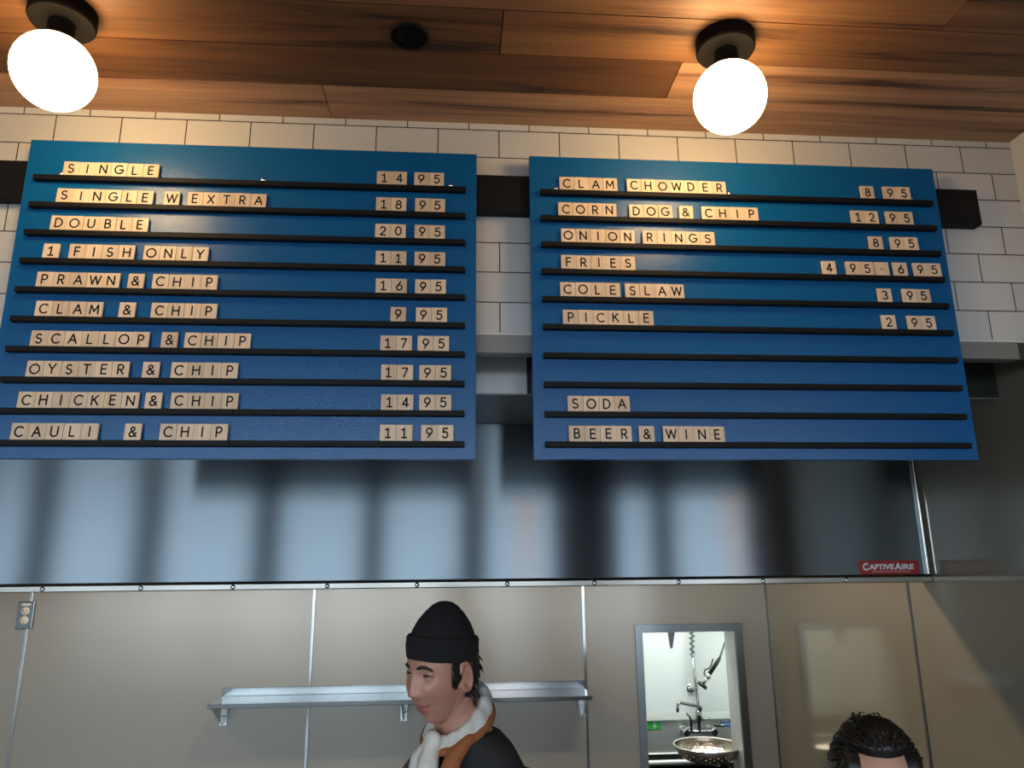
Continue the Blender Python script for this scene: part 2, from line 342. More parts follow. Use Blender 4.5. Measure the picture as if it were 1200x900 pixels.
# the dining room behind the camera: walls, street windows
fw = MB(); zt = ZC + 0.02
fw.box((XL - 0.2, YF - 0.2, 0), (6.2, YF, WZ0)); fw.box((XL - 0.2, YF - 0.2, WZ1), (6.2, YF, zt))
edges = [XL - 0.2] + [e for w in WIN for e in w] + [3.34]
for a, b in zip(edges[0::2], edges[1::2]): fw.box((a, YF - 0.2, WZ0), (b, YF, WZ1))
struct(fw.build('wall_front', 'dark'))
struct(MB().box((3.34, YF - 0.19, 0.0), (4.25, YF + 0.02, zt)).build('wall_front_pier', 'brown'))
struct(MB().box((4.25, YF - 0.2, 0.0), (6.2, YF, zt)).build('wall_front_end', 'dark'))
struct(MB().box((XL - 0.2, YF, 0), (XL, 3.2, zt)).build('wall_left', 'room'))
struct(MB().box((6.0, YF, 0), (6.2, 3.2, zt)).build('wall_far_right', 'dark'))
struct(MB().box((XR + 0.16, -0.02, 0), (6.0, 0.03, zt)).build('wall_right_return', 'room'))
struct(MB().box((-0.7, 3.1, 0), (6.2, 3.2, zt)).build('wall_outer', 'dark'))
for i, (a, b) in enumerate(WIN):
    f = MB(); t = 0.03
    f.box((a, YF - 0.12, WZ0), (a + t, YF - 0.05, WZ1)); f.box((b - t, YF - 0.12, WZ0), (b, YF - 0.05, WZ1)); f.box((a, YF - 0.12, WZ0), (b, YF - 0.05, WZ0 + t)); f.box((a, YF - 0.12, WZ1 - t), (b, YF - 0.05, WZ1)); 
    struct(f.build('window_%d' % (i + 2), 'black'))
    pl = bpy.data.lights.new('window_portal', 'AREA'); pl.shape = 'RECTANGLE'; pl.size = b - a; pl.size_y = WZ1 - WZ0; pl.cycles.is_portal = True
    po = bpy.data.objects.new('window_portal', pl); COL.objects.link(po); po.location = ((a + b) / 2, YF - 0.13, (WZ0 + WZ1) / 2); po.rotation_euler = (R_(90), 0, 0)
struct(MB().box((-40, -60, -0.3), (40, YF - 0.2, -0.15)).build('ground_street', 'concrete'))

# ------------------------------------------------------------------ hood
hood = thing('exhaust_hood', (0, YH, 1.846), 'wide brushed stainless steel kitchen exhaust hood under the blue boards', 'exhaust hood')
HX0 = -3.2
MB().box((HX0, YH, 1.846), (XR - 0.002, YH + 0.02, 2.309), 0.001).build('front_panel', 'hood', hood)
lp = MB()
lp.prism([(YH - 0.004, 1.8225), (YH - 0.0110, 1.8255), (YH - 0.0112, 1.8385), (YH - 0.0095, 1.8430), (YH - 0.002, 1.8455), (YH + 0.05, 1.8455), (YH + 0.05, 1.8225)], HX0, XR - 0.002, axis=0)
lip = lp.build('bottom_channel', 'lipsteel', hood)
for x in (-1.94, -1.675, -1.41, -1.15, -0.885, -0.632, -0.368, -0.112, 0.15, 0.408, 0.661, 0.92, 1.18):
    MB().lathe([(0.0, 0.004), (0.004, 0.0033), (0.0064, 0.001), (0.0068, 0.0)], (x, YH - 0.0111, 1.8320), 14, Matrix.Rotation(R_(90), 4, 'X')).build('rivet', 'chrome', lip)
MB().box((1.4415, YH - 0.010, 1.8465), (1.4475, YH, 2.309), 0.0012).build('corner_flange', 'bright', hood)
MB().box((HX0, YH + 0.02, 2.29), (XR - 0.002, YB - 0.008, 2.309)).build('top_panel', 'darksteel', hood)
MB().box((HX0, YH + 0.02, 1.846), (HX0 + 0.02, YB - 0.008, 2.29)).build('side_panel', 'darksteel', hood)
MB().box((0.055, YH - 0.002, 1.848), (0.061, YH, 2.3085)).build('seam_strip', 'hood', hood)
enc = thing('hood_enclosure', (0, YBOX, 2.309), 'dull steel enclosure box above the exhaust hood, behind the tiled bulkhead', 'enclosure')
MB().box((HX0, YBOX, 2.3095), (XR - 0.002, YH + 0.02, 2.3125)).build('underside', 'soffit', enc)
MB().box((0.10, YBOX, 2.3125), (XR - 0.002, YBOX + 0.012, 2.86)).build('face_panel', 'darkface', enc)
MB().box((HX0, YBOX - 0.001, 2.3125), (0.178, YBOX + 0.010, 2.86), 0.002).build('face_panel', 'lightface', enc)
for x in (-1.6, -0.5, 0.75):
    lm = thing('hood_lamp', (x, 0.97, 2.289), 'round lamp under the ceiling of the exhaust hood', 'lamp', 'lamps inside the exhaust hood')
    MB().lathe([(0.0, 2.289), (0.06, 2.289), (0.06, 2.272), (0.0, 2.272)], (x, 0.97, 0), 24).build('base', 'steel', lm)
    MB().lathe([(0.045, 2.272), (0.05, 2.25), (0.042, 2.225), (0.02, 2.21), (0.0, 2.206)], (x, 0.97, 0), 24).build('glass', 'hoodglass', lm)
    pl = bpy.data.lights.new('hood_lamp_light', 'POINT'); pl.energy = HOOD_LAMP_W; pl.color = (1.0, 0.80, 0.55); pl.shadow_soft_size = 0.03
    po = bpy.data.objects.new('hood_lamp_light', pl); COL.objects.link(po); po.location = (x, 0.97, 2.18)

# sticker on the hood
def text_mesh(s, size, ext=0.0004, shear=0.0, offset=0.0):
    c = bpy.data.curves.new('t', 'FONT'); c.body = s; c.size = size; c.extrude = ext; c.shear = shear; c.offset = offset; c.align_x = 'CENTER'
    o = bpy.data.objects.new('t', c); COL.objects.link(o); bpy.context.view_layer.update()
    me = bpy.data.meshes.new_from_object(o.evaluated_get(bpy.context.evaluated_depsgraph_get())); bpy.data.objects.remove(o); return me
def text_part(name, s, size, c, width, mat, parent, height=None, shear=0.0, offset=0.0):
    me = text_mesh(s, size, 0.0003, shear, offset)
    xs = [v.co.x for v in me.vertices]; ys = [v.co.y for v in me.vertices]
    w = max(xs) - min(xs); h = max(ys) - min(ys); k = width / w; kh = (height / h) if height else k
    mx = (max(xs) + min(xs)) / 2; my = (max(ys) + min(ys)) / 2; off = worldloc(parent)
    for v in me.vertices: v.co = Vector(((v.co.x - mx) * k + c[0], c[1] - v.co.z, (v.co.y - my) * kh + c[2])) - off
    me.materials.append(M[mat]); o = bpy.data.objects.new(name, me); COL.objects.link(o); o.parent = parent; return o
st = tag(MB().box((1.229, YH - 0.0015, 1.8478), (1.421, YH, 1.888)).build('hood_sticker', 'red'), 'red rectangular sticker with silver lettering at the hood corner', 'sticker')
text_part('lettering', 'APTIVE', 0.03, (1.3005, YH - 0.002, 1.8695), 0.082, 'silver', st, 0.0165, 0.12, 0.0012)
text_part('lettering', 'C', 0.03, (1.2505, YH - 0.002, 1.8700), 0.018, 'silver', st, 0.0225, 0.12, 0.0012)
text_part('lettering', 'A', 0.03, (1.3525, YH - 0.002, 1.8705), 0.022, 'silver', st, 0.0205, 0.12, 0.0012)
text_part('lettering', 'IRE', 0.03, (1.3845, YH - 0.002, 1.8695), 0.041, 'silver', st, 0.0165, 0.12, 0.0012)
mb = MB()
for i in range(16): mb.box((1.272 + i * 0.0075, YH - 0.0019, 1.8545), (1.2775 + i * 0.0075, YH - 0.0014, 1.8560))
mb.build('small_print', 'silver', st)

# ------------------------------------------------------------------ ceiling globes, speaker
def globe(x, y, label):
    g = thing('globe_light', (x, y, ZC), label, 'ceiling light', 'globe lights on the wood ceiling')
    MB().lathe([(0, ZC), (0.060, ZC), (0.0605, ZC - 0.028), (0.058, ZC - 0.032), (0, ZC - 0.032)], (x, y, 0), 48, smooth=False).build('canopy', 'fixture', g)
    MB().lathe([(0.024, ZC - 0.032), (0.024, ZC - 0.060), (0.030, ZC - 0.066), (0.030, ZC - 0.074), (0, ZC - 0.074)], (x, y, 0), 32).build('neck', 'fixture', g)
    MB().ball((x, y, 2.826), 0.0735, 48).build('globe', 'globe', g)
    return g
globe(0.5559, -0.3374, 'lit white globe ceiling light on black canopy above the CHOWDER row')
globe(-0.7845, -0.3341, 'lit white globe ceiling light on black canopy at the corner above the top SINGLE row')
for gx, gy, w_ in ((-2.12, -0.334, 'added out of view beyond the SINGLE board'),):
    globe(gx, gy, 'lit white globe ceiling light on black canopy, ' + w_)  # unseen extra globe, added to throw more light on the boards
sp = thing('ceiling_speaker', (-0.1069, -0.3052, ZC), 'small round black ceiling speaker set in the cedar boards', 'speaker')
MB().lathe([(0.041, ZC), (0.0415, ZC - 0.003), (0.039, ZC - 0.005), (0.036, ZC - 0.004), (0.036, ZC)], (-0.1069, -0.3052, 0), 40).build('bezel', 'black', sp)
MB().lathe([(0.0, ZC - 0.003), (0.036, ZC - 0.003), (0.036, ZC)], (-0.1069, -0.3052, 0), 40).build('grille', 'fixture', sp)
# two hanging lamps behind the viewer, seen only as reflections in the hood
for x, y, z, lab in ((0.55, -3.0, 2.22, 'cream cone pendant lamp hanging by the street windows, nearer the middle'), (2.2, -3.0, 2.16, 'cream cone pendant lamp hanging by the street windows, nearer the brown pier')):
    p = thing('pendant_lamp', (x, y, z), lab, 'lamp', 'pendant lamps by the street windows')
    MB().lathe([(0.02, z + 0.16), (0.05, z + 0.14), (0.13, z - 0.08), (0.127, z - 0.08), (0.047, z + 0.135)], (x, y, 0), 32).build('shade', 'litshade', p)
    MB().tube([(x, y, z + 0.15), (x, y, ZC)], 0.004, 8).build('cord', 'black', p)
    MB().ball((x, y, z + 0.02), 0.045, 20).build('bulb', 'globe', p)

# ------------------------------------------------------------------ the black mounting beam and the menu boards
tag(MB().box((XL, -0.03, 2.711), (1.3155, 0.0, 2.8075), 0.0015).build('mounting_beam', 'black'), 'long black beam across the white tiles carrying both blue boards', 'beam')
ZR = [2.7585 - 0.0675 * i for i in range(10)]          # top of each rail
BF = -0.047                                             # front of the boards
def board(x0, x1, r0, r1, screws, dots, label):
    b = thing('menu_board', (x0, BF, 2.113), label, 'menu board', 'blue menu boards on the black beam')
    MB().box((x0, BF, 2.113), (x1, -0.030, 2.852), 0.0008).build('panel', 'blue', b)
    for i, z in enumerate(ZR):
        rl = MB().prism([(BF, z), (BF - 0.0125, z), (BF - 0.0140, z - 0.0015), (BF - 0.0140, z - 0.0115), (BF - 0.0125, z - 0.013), (BF, z - 0.013)], r0, r1, axis=0).build('letter_rail', 'rail', b)
        dx = dots - 0.002 * i
        MB().lathe([(0, 0.0008), (0.0022, 0.0004), (0.0026, 0)], (dx, BF - 0.0140, z - 0.0065), 10, Matrix.Rotation(R_(90), 4, 'X')).build('rail_screw', 'ink', rl)
    for sx in screws:
        MB().lathe([(0, 0.004), (0.004, 0.003), (0.006, 0.001), (0.0062, 0)], (sx, BF, ZR[0] + 0.0085), 16, Matrix.Rotation(R_(90), 4, 'X')).build('screw', 'chrome', b)
    return b
board(-0.9862, 0.0405, -0.9612, 0.0150, (-0.909, -0.457, -0.022), -0.462, 'large blue menu board listing SINGLE down to CAULI & CHIP with prices')
board(0.1680, 1.1930, 0.1925, 1.1710, (0.232, 0.659, 1.123), 0.70, 'large blue menu board listing CLAM CHOWDER down to BEER & WINE')

# ------------------------------------------------------------------ letters: stroke outlines on a 1-high cap box
def arc(cx, cy, rx, ry, a0, a1, n=14):
    return [(cx + rx * math.cos(R_(a0 + (a1 - a0) * i / n)), cy + ry * math.sin(R_(a0 + (a1 - a0) * i / n))) for i in range(n + 1)]
G = {
 'A': [[(0, 0), (.42, 1), (.84, 0)], [(.16, .34), (.68, .34)]],
 'B': [[(0, 0), (0, 1), (.28, 1)] + arc(.28, .76, .24, .24, 90, -90) + [(0, .52)], [(.28, .52)] + arc(.30, .26, .28, .26, 90, -90) + [(0, 0)]],
 'C': [arc(.48, .5, .48, .5, 48, 312, 24)],
 'D': [[(0, 0), (0, 1), (.26, 1)] + arc(.26, .5, .48, .5, 90, -90, 20) + [(0, 0)]],
 'E': [[(.52, 1), (0, 1), (0, 0), (.54, 0)], [(0, .52), (.47, .52)]],
 'F': [[(.52, 1), (0, 1), (0, 0)], [(0, .5), (.46, .5)]],
 'G': [arc(.48, .5, .48, .5, 48, 335, 24) + [(.93, .46), (.55, .46)]],
 'H': [[(0, 0), (0, 1)], [(.72, 0), (.72, 1)], [(0, .52), (.72, .52)]],
 'I': [[(0, 0), (0, 1)]],
 'K': [[(0, 0), (0, 1)], [(.62, 1), (.02, .42)], [(.22, .6), (.66, 0)]],
 'L': [[(0, 1), (0, 0), (.5, 0)]],
 'M': [[(0, 0), (.06, 1), (.45, .28), (.84, 1), (.9, 0)]],
 'N': [[(0, 0), (0, 1), (.74, 0), (.74, 1)]],
 'O': [arc(.5, .5, .5, .5, 90, 450, 32)],
 'P': [[(0, 0), (0, 1), (.28, 1)] + arc(.28, .72, .28, .28, 90, -90) + [(0, .44)]],
 'R': [[(0, 0), (0, 1), (.28, 1)] + arc(.28, .73, .27, .27, 90, -90) + [(0, .46)], [(.26, .46), (.58, 0)]],
 'S': [arc(.30, .755, .26, .245, 35, 262, 16) + arc(.30, .26, .29, .26, 85, -150, 16)],
 'T': [[(0, 1), (.7, 1)], [(.35, 1), (.35, 0)]],
 'U': [[(0, 1), (0, .34)] + arc(.35, .34, .35, .34, 180, 360) + [(.7, 1)]],
 'W': [[(0, 1), (.28, 0), (.58, .95), (.88, 0), (1.16, 1)]],
 'X': [[(0, 0), (.7, 1)], [(0, 1), (.7, 0)]],
 'Y': [[(0, 1), (.37, .48), (.74, 1)], [(.37, .48), (.37, 0)]],
 '&': [[(.76, 0), (.20, .66)] + arc(.36, .79, .20, .20, 215, -40, 16) + [(.20, .48)] + arc(.30, .245, .27, .245, 130, 330, 16) + [(.72, .42)]],
 '1': [[(0, .80), (.28, 1), (.28, 0)], [(.02, 0), (.54, 0)]],
 '2': [arc(.29, .71, .27, .29, 165, -35, 16) + [(.0, 0), (.60, 0)]],
 '3': [arc(.27, .755, .25, .245, 155, -80, 16), arc(.27, .27, .29, .27, 82, -155, 16)],
 '4': [[(.66, .26), (0, .26), (.46, 1), (.46, 0)]],
 '5': [[(.54, 1), (.10, 1), (.05, .56)] + arc(.27, .32, .31, .32, 118, -150, 18)],
 '6': [[(.46, 1), (.08, .48)], arc(.31, .31, .31, .31, 90, 450, 24)],
 '7': [[(0, 1), (.60, 1), (.18, 0)]],
 '8': [arc(.30, .76, .23, .24, 90, 450, 22), arc(.30, .27, .29, .27, 90, 450, 22)],
 '9': [[(.16, 0), (.54, .52)], arc(.31, .69, .31, .31, 90, 450, 24)],
 '0': [arc(.33, .5, .33, .5, 90, 450, 28)],
 '.': [[(0, .46), (.0, .54)]],
}
TH = 0.0205; TW = 0.17                                  # letter height, stroke width as share of height
def glyph_mesh(ch):
    bm = bmesh.new(); pts = [p for s in G[ch] for p in s]
    cx = (min(p[0] for p in pts) + max(p[0] for p in pts)) / 2; cy = 0.5; h = TW / 2; k = TH; kx = 0.94
    def V(x, y): return bm.verts.new(((x - cx) * k * kx, 0.0, (y - cy) * k))
    for s in G[ch]:
        for (x0, y0), (x1, y1) in zip(s, s[1:]):
            dx, dy = x1 - x0, y1 - y0; l = math.hypot(dx, dy)
            if l < 1e-6: continue
            nx, ny = -dy / l * h, dx / l * h
            bm.faces.new([V(x0 - nx, y0 - ny), V(x1 - nx, y1 - ny), V(x1 + nx, y1 + ny), V(x0 + nx, y0 + ny)])
        closed = math.hypot(s[0][0] - s[-1][0], s[0][1] - s[-1][1]) < 1e-3
        inner = s if closed else s[1:-1]
        for (x, y) in inner:
            bm.faces.new([V(x + h * math.cos(a * math.pi / 4 + .39), y + h * math.sin(a * math.pi / 4 + .39)) for a in range(8)])
        if not closed:                                   # square ends
            for (x, y), (qx, qy) in ((s[0], s[1]), (s[-1], s[-2])):
                dx, dy = x - qx, y - qy; l = math.hypot(dx, dy) or 1; ux, uy = dx / l * h * .7, dy / l * h * .7; nx, ny = -dy / l * h, dx / l * h
                bm.faces.new([V(x - nx, y - ny), V(x + ux - nx, y + uy - ny), V(x + ux + nx, y + uy + ny), V(x + nx, y + ny)])
    for i, f in enumerate(bm.faces):
        if f.normal.y > 0: f.normal_flip()
    bm.normal_update()
    ext = bmesh.ops.extrude_face_region(bm, geom=bm.faces[:])
    for v in [e for e in ext['geom'] if isinstance(e, bmesh.types.BMVert)]: v.co.y -= 0.00025
    me = bpy.data.meshes.new('letter'); bm.to_mesh(me); bm.free(); me.materials.append(M['ink']); return me
GM = {}
def tile_mesh(w, h):
    t = MB().box((-w / 2, -0.0028, 0), (w / 2, 0.0028, h), 0.0008)
    me = bpy.data.meshes.new('letter_tile'); t.bm.to_mesh(me); t.bm.free(); me.materials.append(M['tilewood']); return me
PITCH = 0.0352
TM = tile_mesh(PITCH - 0.0006, 0.0358)
proto = bpy.data.objects.new('letter_tile', TM); proto_letter = bpy.data.objects.new('letter', None)
first = True
YT = BF - 0.0074
rights = {}
def px_to_x(px, py, y=YT - 0.0028):
    d = right * ((px - 600) / FPX) + down * ((py - 450) / FPX) + fwd
    return (CAM + d * ((y - CAM.y) / d.y)).x
ORD = ['first', 'second', 'third', 'fourth', 'fifth', 'sixth', 'seventh', 'eighth']
tr = random.Random(11)
def word(text, pxl, row, pyb, where, kind, group, pitch=PITCH):
    x = px_to_x(pxl, pyb); z = ZR[row]
    for i, ch in enumerate(text):
        o = bpy.data.objects.new('letter_tile', TM); COL.objects.link(o)
        o.location = (x + pitch * (i + 0.5), YT + tr.uniform(-0.0006, 0.0006), z); o.rotation_euler = (R_(tr.uniform(-4.0, -2.5)), 0, R_(tr.uniform(-1.5, 1.5)))
        if ch not in GM: GM[ch] = glyph_mesh(ch)
        l = bpy.data.objects.new('letter', GM[ch]); COL.objects.link(l); l.parent = o; l.location = (tr.uniform(-.0008, .0008), -0.00282, 0.0178 + tr.uniform(-.0006, .0006))
        if kind == 'word':
            lab = 'pale wood tile %s, %s letter of %s' % ('with an ampersand' if ch == '&' else ch, ORD[i], where)
            if text == '&': lab = 'pale wood ampersand tile in the %s' % where
            elif len(text) == 1: lab = 'pale wood tile %s in the %s' % (ch, where)
        else:
            nm = 'dot' if ch == '.' else ch
            lab = 'pale wood tile %s, %s of %s' % (nm, kind[i] if isinstance(kind, (list, tuple)) else kind, where)
        tag(o, lab, 'letter tile', group)
LY = [207 + 34 * i for i in range(10)]
GL = 'letter tiles on the SINGLE to CAULI board'; GR = 'letter tiles on the CHOWDER to WINE board'
LEFT = [
 ([('SINGLE', 72)], 441, '14', 485, 'topmost SINGLE row'),
 ([('SINGLE', 64), ('W', 190.5), ('EXTRA', 218.5)], 440, '18', 486, 'SINGLE W EXTRA row'),
 ([('DOUBLE', 57)], 439, '20', 485.5, 'DOUBLE row'),
 ([('1', 48), ('FISH', 79), ('ONLY', 167)], 439.5, '11', 485.5, 'FISH ONLY row'),
 ([('PRAWN', 40.5), ('&', 148), ('CHIP', 177)], 439.5, '16', 486, 'PRAWN row'),
 ([('CLAM', 39), ('&', 137.5), ('CHIP', 175.5)], 457, '9', 487, 'CLAM & CHIP row'),
 ([('SCALLOP', 33.5), ('&', 187.5), ('CHIP', 215)], 445, '17', 489, 'SCALLOP row'),
 ([('OYSTER', 28.5), ('&', 165.5), ('CHIP', 199)], 446, '17', 491, 'OYSTER row'),
 ([('CHICKEN', 18), ('&', 168), ('CHIP', 198.5)], 446, '14', 491, 'CHICKEN row'),
 ([('CAULI', 10), ('&', 144), ('CHIP', 185.5)], 444.5, '11', 493, 'CAULI row'),
]
ROWY = [[209, 219], [241, 250], [272, 281], [304, 313], [339, 347], [373, 380], [407, 413], [443, 447], [480, 482], [516, 517]]
RIGHT = [
 ([('CLAM', 656), ('CHOWDER', 735)], [('8', 1009.5), ('95', 1036)], 'CLAM CHOWDER row'),
 ([('CORN', 654.5), ('DOG', 738), ('&', 796.5), ('CHIP', 823)], [('12', 998.5), ('95', 1039)], 'CORN DOG row'),
 ([('ONION', 658), ('RINGS', 753.5)], [('8', 1019.5), ('95', 1044.5)], 'ONION RINGS row'),
 ([('FRIES', 658)], [('4', 964.5), ('95', 992.5), ('.', 1026.5), ('6', 1048), ('95', 1071.5)], 'FRIES row'),
 ([('COLE', 657), ('SLAW', 733)], [('3', 1030), ('95', 1059)], 'COLE SLAW row'),
 ([('PICKLE', 660)], [('2', 1034.5), ('95', 1065)], 'PICKLE row'),
 ([], [], ''), ([], [], ''),
 ([('SODA', 665.5)], [], 'SODA row'),
 ([('BEER', 667), ('&', 749.5), ('WINE', 778)], [], 'BEER & WINE row'),
]
for r, (words, d0, dol, c0, row) in enumerate(LEFT):
    for w, px in words:
        same = sum(1 for q, _ in words if q == w)
        where = ('%s in the %s' % (w, row)) if len(w) > 1 else row
        word(w, px, r, ROWY[r][0], where, 'word', GL)
    word(dol, d0, r, ROWY[r][1], 'the dollars in the %s' % row, ('only digit',) if len(dol) == 1 else ('first digit', 'second digit'), GL)
    word('95', c0, r, ROWY[r][1], 'the cents in the %s' % row, ('first digit', 'second digit'), GL)
RYR = [229, 259, 288, 319, 352, 383, 0, 0, 484, 520]; RYL = [223, 254, 285, 317, 348, 380, 414, 449, 482.7, 517]
for r, (words, prices, row) in enumerate(RIGHT):
    for w, px in words:
        where = ('%s in the %s' % (w, row)) if len(w) > 1 else row
        word(w, px, r, RYL[r] + (px - 636) * 0.022, where, 'word', GR)
    k = 0
    for w, px in prices:
        if row == 'FRIES row':
            side = 'the lower price 4 95' if k < 2 else ('the price range' if w == '.' else 'the upper price 6 95')
        else: side = 'the price'
        if w == '95': word(w, px, r, RYR[r], '%s, %s' % (side, row), ('first cents digit', 'last cents digit'), GR)
        elif w == '.': word(w, px, r, RYR[r], 'the prices in the FRIES row', ('middle mark',), GR)
        else: word(w, px, r, RYR[r], '%s in the %s' % (side, row), ('dollar digit',) if len(w) == 1 else ('first dollar digit', 'second dollar digit'), GR)
        k += 1

# ------------------------------------------------------------------ shelf on the kitchen wall
SX0, SX1, SZ, SY = -1.003, 0.580, 1.338, 1.64
sh = thing('wall_shelf', ((SX0 + SX1) / 2, YB, SZ), 'long stainless steel wall shelf with raised back edge on the beige panels', 'shelf')
MB().box((SX0, SY, SZ - 0.003), (SX1, YB, SZ), 0.001).box((SX0, SY, SZ - 0.017), (SX1, SY + 0.006, SZ), 0.002).build('shelf_board', 'shelfsteel', sh)
MB().box((SX0, YB - 0.006, SZ), (SX1, YB, SZ + 0.034), 0.001).build('upstand', 'shelfsteel', sh)
for x in (SX0 + 0.012, -0.222, SX1 - 0.014):
    b = MB(); b.prism([(YB, SZ - 0.004), (YB, SZ - 0.112), (YB - 0.018, SZ - 0.112), (SY + 0.02, SZ - 0.020), (SY + 0.02, SZ - 0.004)], x - 0.002, x + 0.002, axis=0)
    b.box((x - 0.014, YB - 0.003, SZ - 0.117), (x + 0.014, YB, SZ - 0.004))
    br = b.build('bracket', 'steel', sh)
    MB().ball((x + 0.007, YB - 0.003, SZ - 0.08), 0.004, 10).build('bolt', 'darksteel', br)

# outlet
ox = -1.862
ou = thing('wall_outlet', (ox, YB, 1.685), 'grey steel double outlet plate high on the wall panel joint', 'outlet')
MB().box((ox - 0.034, YB - 0.012, 1.628), (ox + 0.034, YB, 1.742), 0.003).build('plate', 'shelfsteel', ou)
MB().box((ox - 0.019, YB - 0.0135, 1.724), (ox + 0.019, YB - 0.012, 1.735)).build('name_strip', 'white', ou)
for z in (1.702, 1.664):
    rc = MB().lathe([(0, 0.003), (0.016, 0.003), (0.0175, 0)], (ox, YB - 0.012, z), 24, Matrix.Rotation(R_(90), 4, 'X')).build('receptacle', 'almond', ou)
    MB().box((ox - 0.008, YB - 0.0156, z - 0.001), (ox - 0.006, YB - 0.0149, z + 0.008)).box((ox + 0.006, YB - 0.0156, z - 0.001), (ox + 0.008, YB - 0.0149, z + 0.008)).box((ox - 0.002, YB - 0.0156, z - 0.010), (ox + 0.002, YB - 0.0149, z - 0.006)).build('slots', 'ink', rc)

# ------------------------------------------------------------------ wash-up sink, faucet, labels, colander
YW = YW - 0.004
sk = thing('wash_sink', (1.2, YW, 0.8), 'stainless steel sink with tall splashback seen through the pass-through', 'sink')
MB().box((0.2, YW - 0.012, 0.80), (1.95, YW, 0.975), 0.002).prism([(YW, 0.974), (YW - 0.012, 0.974), (YW - 0.020, 0.980), (YW - 0.020, 0.985), (YW - 0.004, 1.022), (YW, 1.022)], 0.2, 1.95, axis=0).build('splashback', 'sinksteel', sk)
MB().tube([(0.2, YW - 0.016, 0.803), (1.95, YW - 0.016, 0.803)], 0.006, 10).build('splash_fold', 'backroom', sk)
bs = MB(); bs.box((0.2, YW - 0.62, 0.50), (1.95, YW - 0.012, 0.52)); bs.box((0.2, YW - 0.62, 0.52), (1.95, YW - 0.60, 0.905)); bs.box((0.2, YW - 0.60, 0.52), (0.22, YW - 0.02, 0.80)); bs.box((1.93, YW - 0.60, 0.52), (1.95, YW - 0.02, 0.80)); bs.box((0.22, YW - 0.03, 0.52), (1.93, YW - 0.012, 0.795))
bs.build('basin', 'darksteel', sk)
MB().tube([(0.2, YW - 0.61, 0.908), (1.95, YW - 0.61, 0.908)], 0.012, 12).build('front_rim', 'backroom', sk)
for x in (0.26, 1.88):
    for y in (YW - 0.58, YW - 0.06): MB().tube([(x, y, 0.0), (x, y, 0.50)], 0.02, 12).build('leg', 'steel', sk)
fx, fy = 1.412, YW - 0.055
fa = thing('pre_rinse_faucet', (fx, YW, 0.94), 'chrome pre-rinse faucet with spring hose and black sprayer over the sink', 'faucet')
b = MB(); b.tube([(fx - 0.082, fy, 0.925), (fx + 0.082, fy, 0.925)], 0.010, 14)
for s in (-1, 1): b.tube([(fx + s * 0.082, fy + 0.042, 0.925), (fx + s * 0.082, fy - 0.03, 0.925)], 0.018, 16); b.tube([(fx + s * 0.082, fy - 0.02, 0.925), (fx + s * 0.082, fy - 0.02, 0.962)], 0.010, 12)
b.build('body', 'chrome', fa)
for s in (-1, 1):
    MB().tube([(fx + s * 0.082, fy - 0.02, 0.962), (fx + s * 0.10, fy - 0.06, 0.966), (fx + s * 0.118, fy - 0.09, 0.972)], [0.010, 0.007, 0.008], 10).build('handle', 'chrome' if s < 0 else 'darksteel', fa)
MB().tube([(fx, fy, 0.925), (fx + 0.004, fy, 1.05), (fx - 0.012, fy, 1.345)], [0.011, 0.009, 0.0075], 12).tube([(fx + 0.004, fy, 0.985), (fx + 0.004, fy, 1.04)], 0.017, 14).build('riser', 'faucetsteel', fa)
MB().tube([(fx - 0.052, fy - 0.02, 0.93), (fx - 0.052, fy - 0.02, 0.985), (fx - 0.060, fy - 0.03, 1.010), (fx - 0.085, fy - 0.05, 1.035)], [0.007, 0.008, 0.006, 0.005], 10).tube([(fx + 0.01, fy - 0.01, 0.992), (fx + 0.06, fy - 0.03, 0.998)], [0.008, 0.004], 8).build('lever', 'faucetsteel', fa)
MB().tube([(fx + 0.012, fy, 1.03), (fx + 0.014, fy - 0.02, 1.055), (fx - 0.005, fy - 0.04, 1.068), (fx - 0.08, fy - 0.08, 1.088), (fx - 0.135, fy - 0.11, 1.103), (fx - 0.150, fy - 0.115, 1.098), (fx - 0.154, fy - 0.117, 1.08), (fx - 0.155, fy - 0.117, 1.055)], 0.0085, 12).build('spout', 'faucetsteel', fa)
wb = MB(); wb.tube([(fx - 0.012, fy, 1.165), (fx - 0.012, YW, 1.165)], 0.006, 8); wb.lathe([(0, 0.008), (0.02, 0.006), (0.026, 0)], (fx - 0.016, YW, 1.150), 20, Matrix.Rotation(R_(90), 4, 'X')); wb.box((fx - 0.035, fy - 0.01, 1.158), (fx + 0.012, fy + 0.01, 1.170), 0.003)
wb.build('wall_flange', 'bright', fa)
# spring hose: up from the riser, over in a loop, down to the sprayer
A = Vector((fx - 0.012, fy, 1.345)); E = Vector((1.543, fy - 0.05, 1.325))
path = []
for i in range(61):
    t = i / 60
    P0, P1, P2, P3 = A, A + Vector((0.0, 0, 0.62)), E + Vector((0.26, -0.02, 0.52)), E
    path.append((1 - t) ** 3 * P0 + 3 * (1 - t) ** 2 * t * P1 + 3 * (1 - t) * t * t * P2 + t ** 3 * P3)
hs = MB().tube(path, 0.006, 8).build('hose', 'faucetsteel', fa)
def along(t):
    k = min(len(path) - 2, int(t * (len(path) - 1))); f = t * (len(path) - 1) - k; return path[k].lerp(path[k + 1], f), (path[k + 1] - path[k]).normalized()
sp_pts = []
for i in range(700):
    t = i / 700 * 0.62; p, d = along(t); a = i / 10 * math.pi
    u = d.cross(Vector((0, 1, 0))).normalized(); v = d.cross(u)
    sp_pts.append(p + 0.014 * (u * math.cos(a) + v * math.sin(a)))
MB().tube(sp_pts, 0.0034, 6).build('spring', 'darksteel', hs)
D = (Vector((1.425, fy - 0.05, 1.175)) - E).normalized()
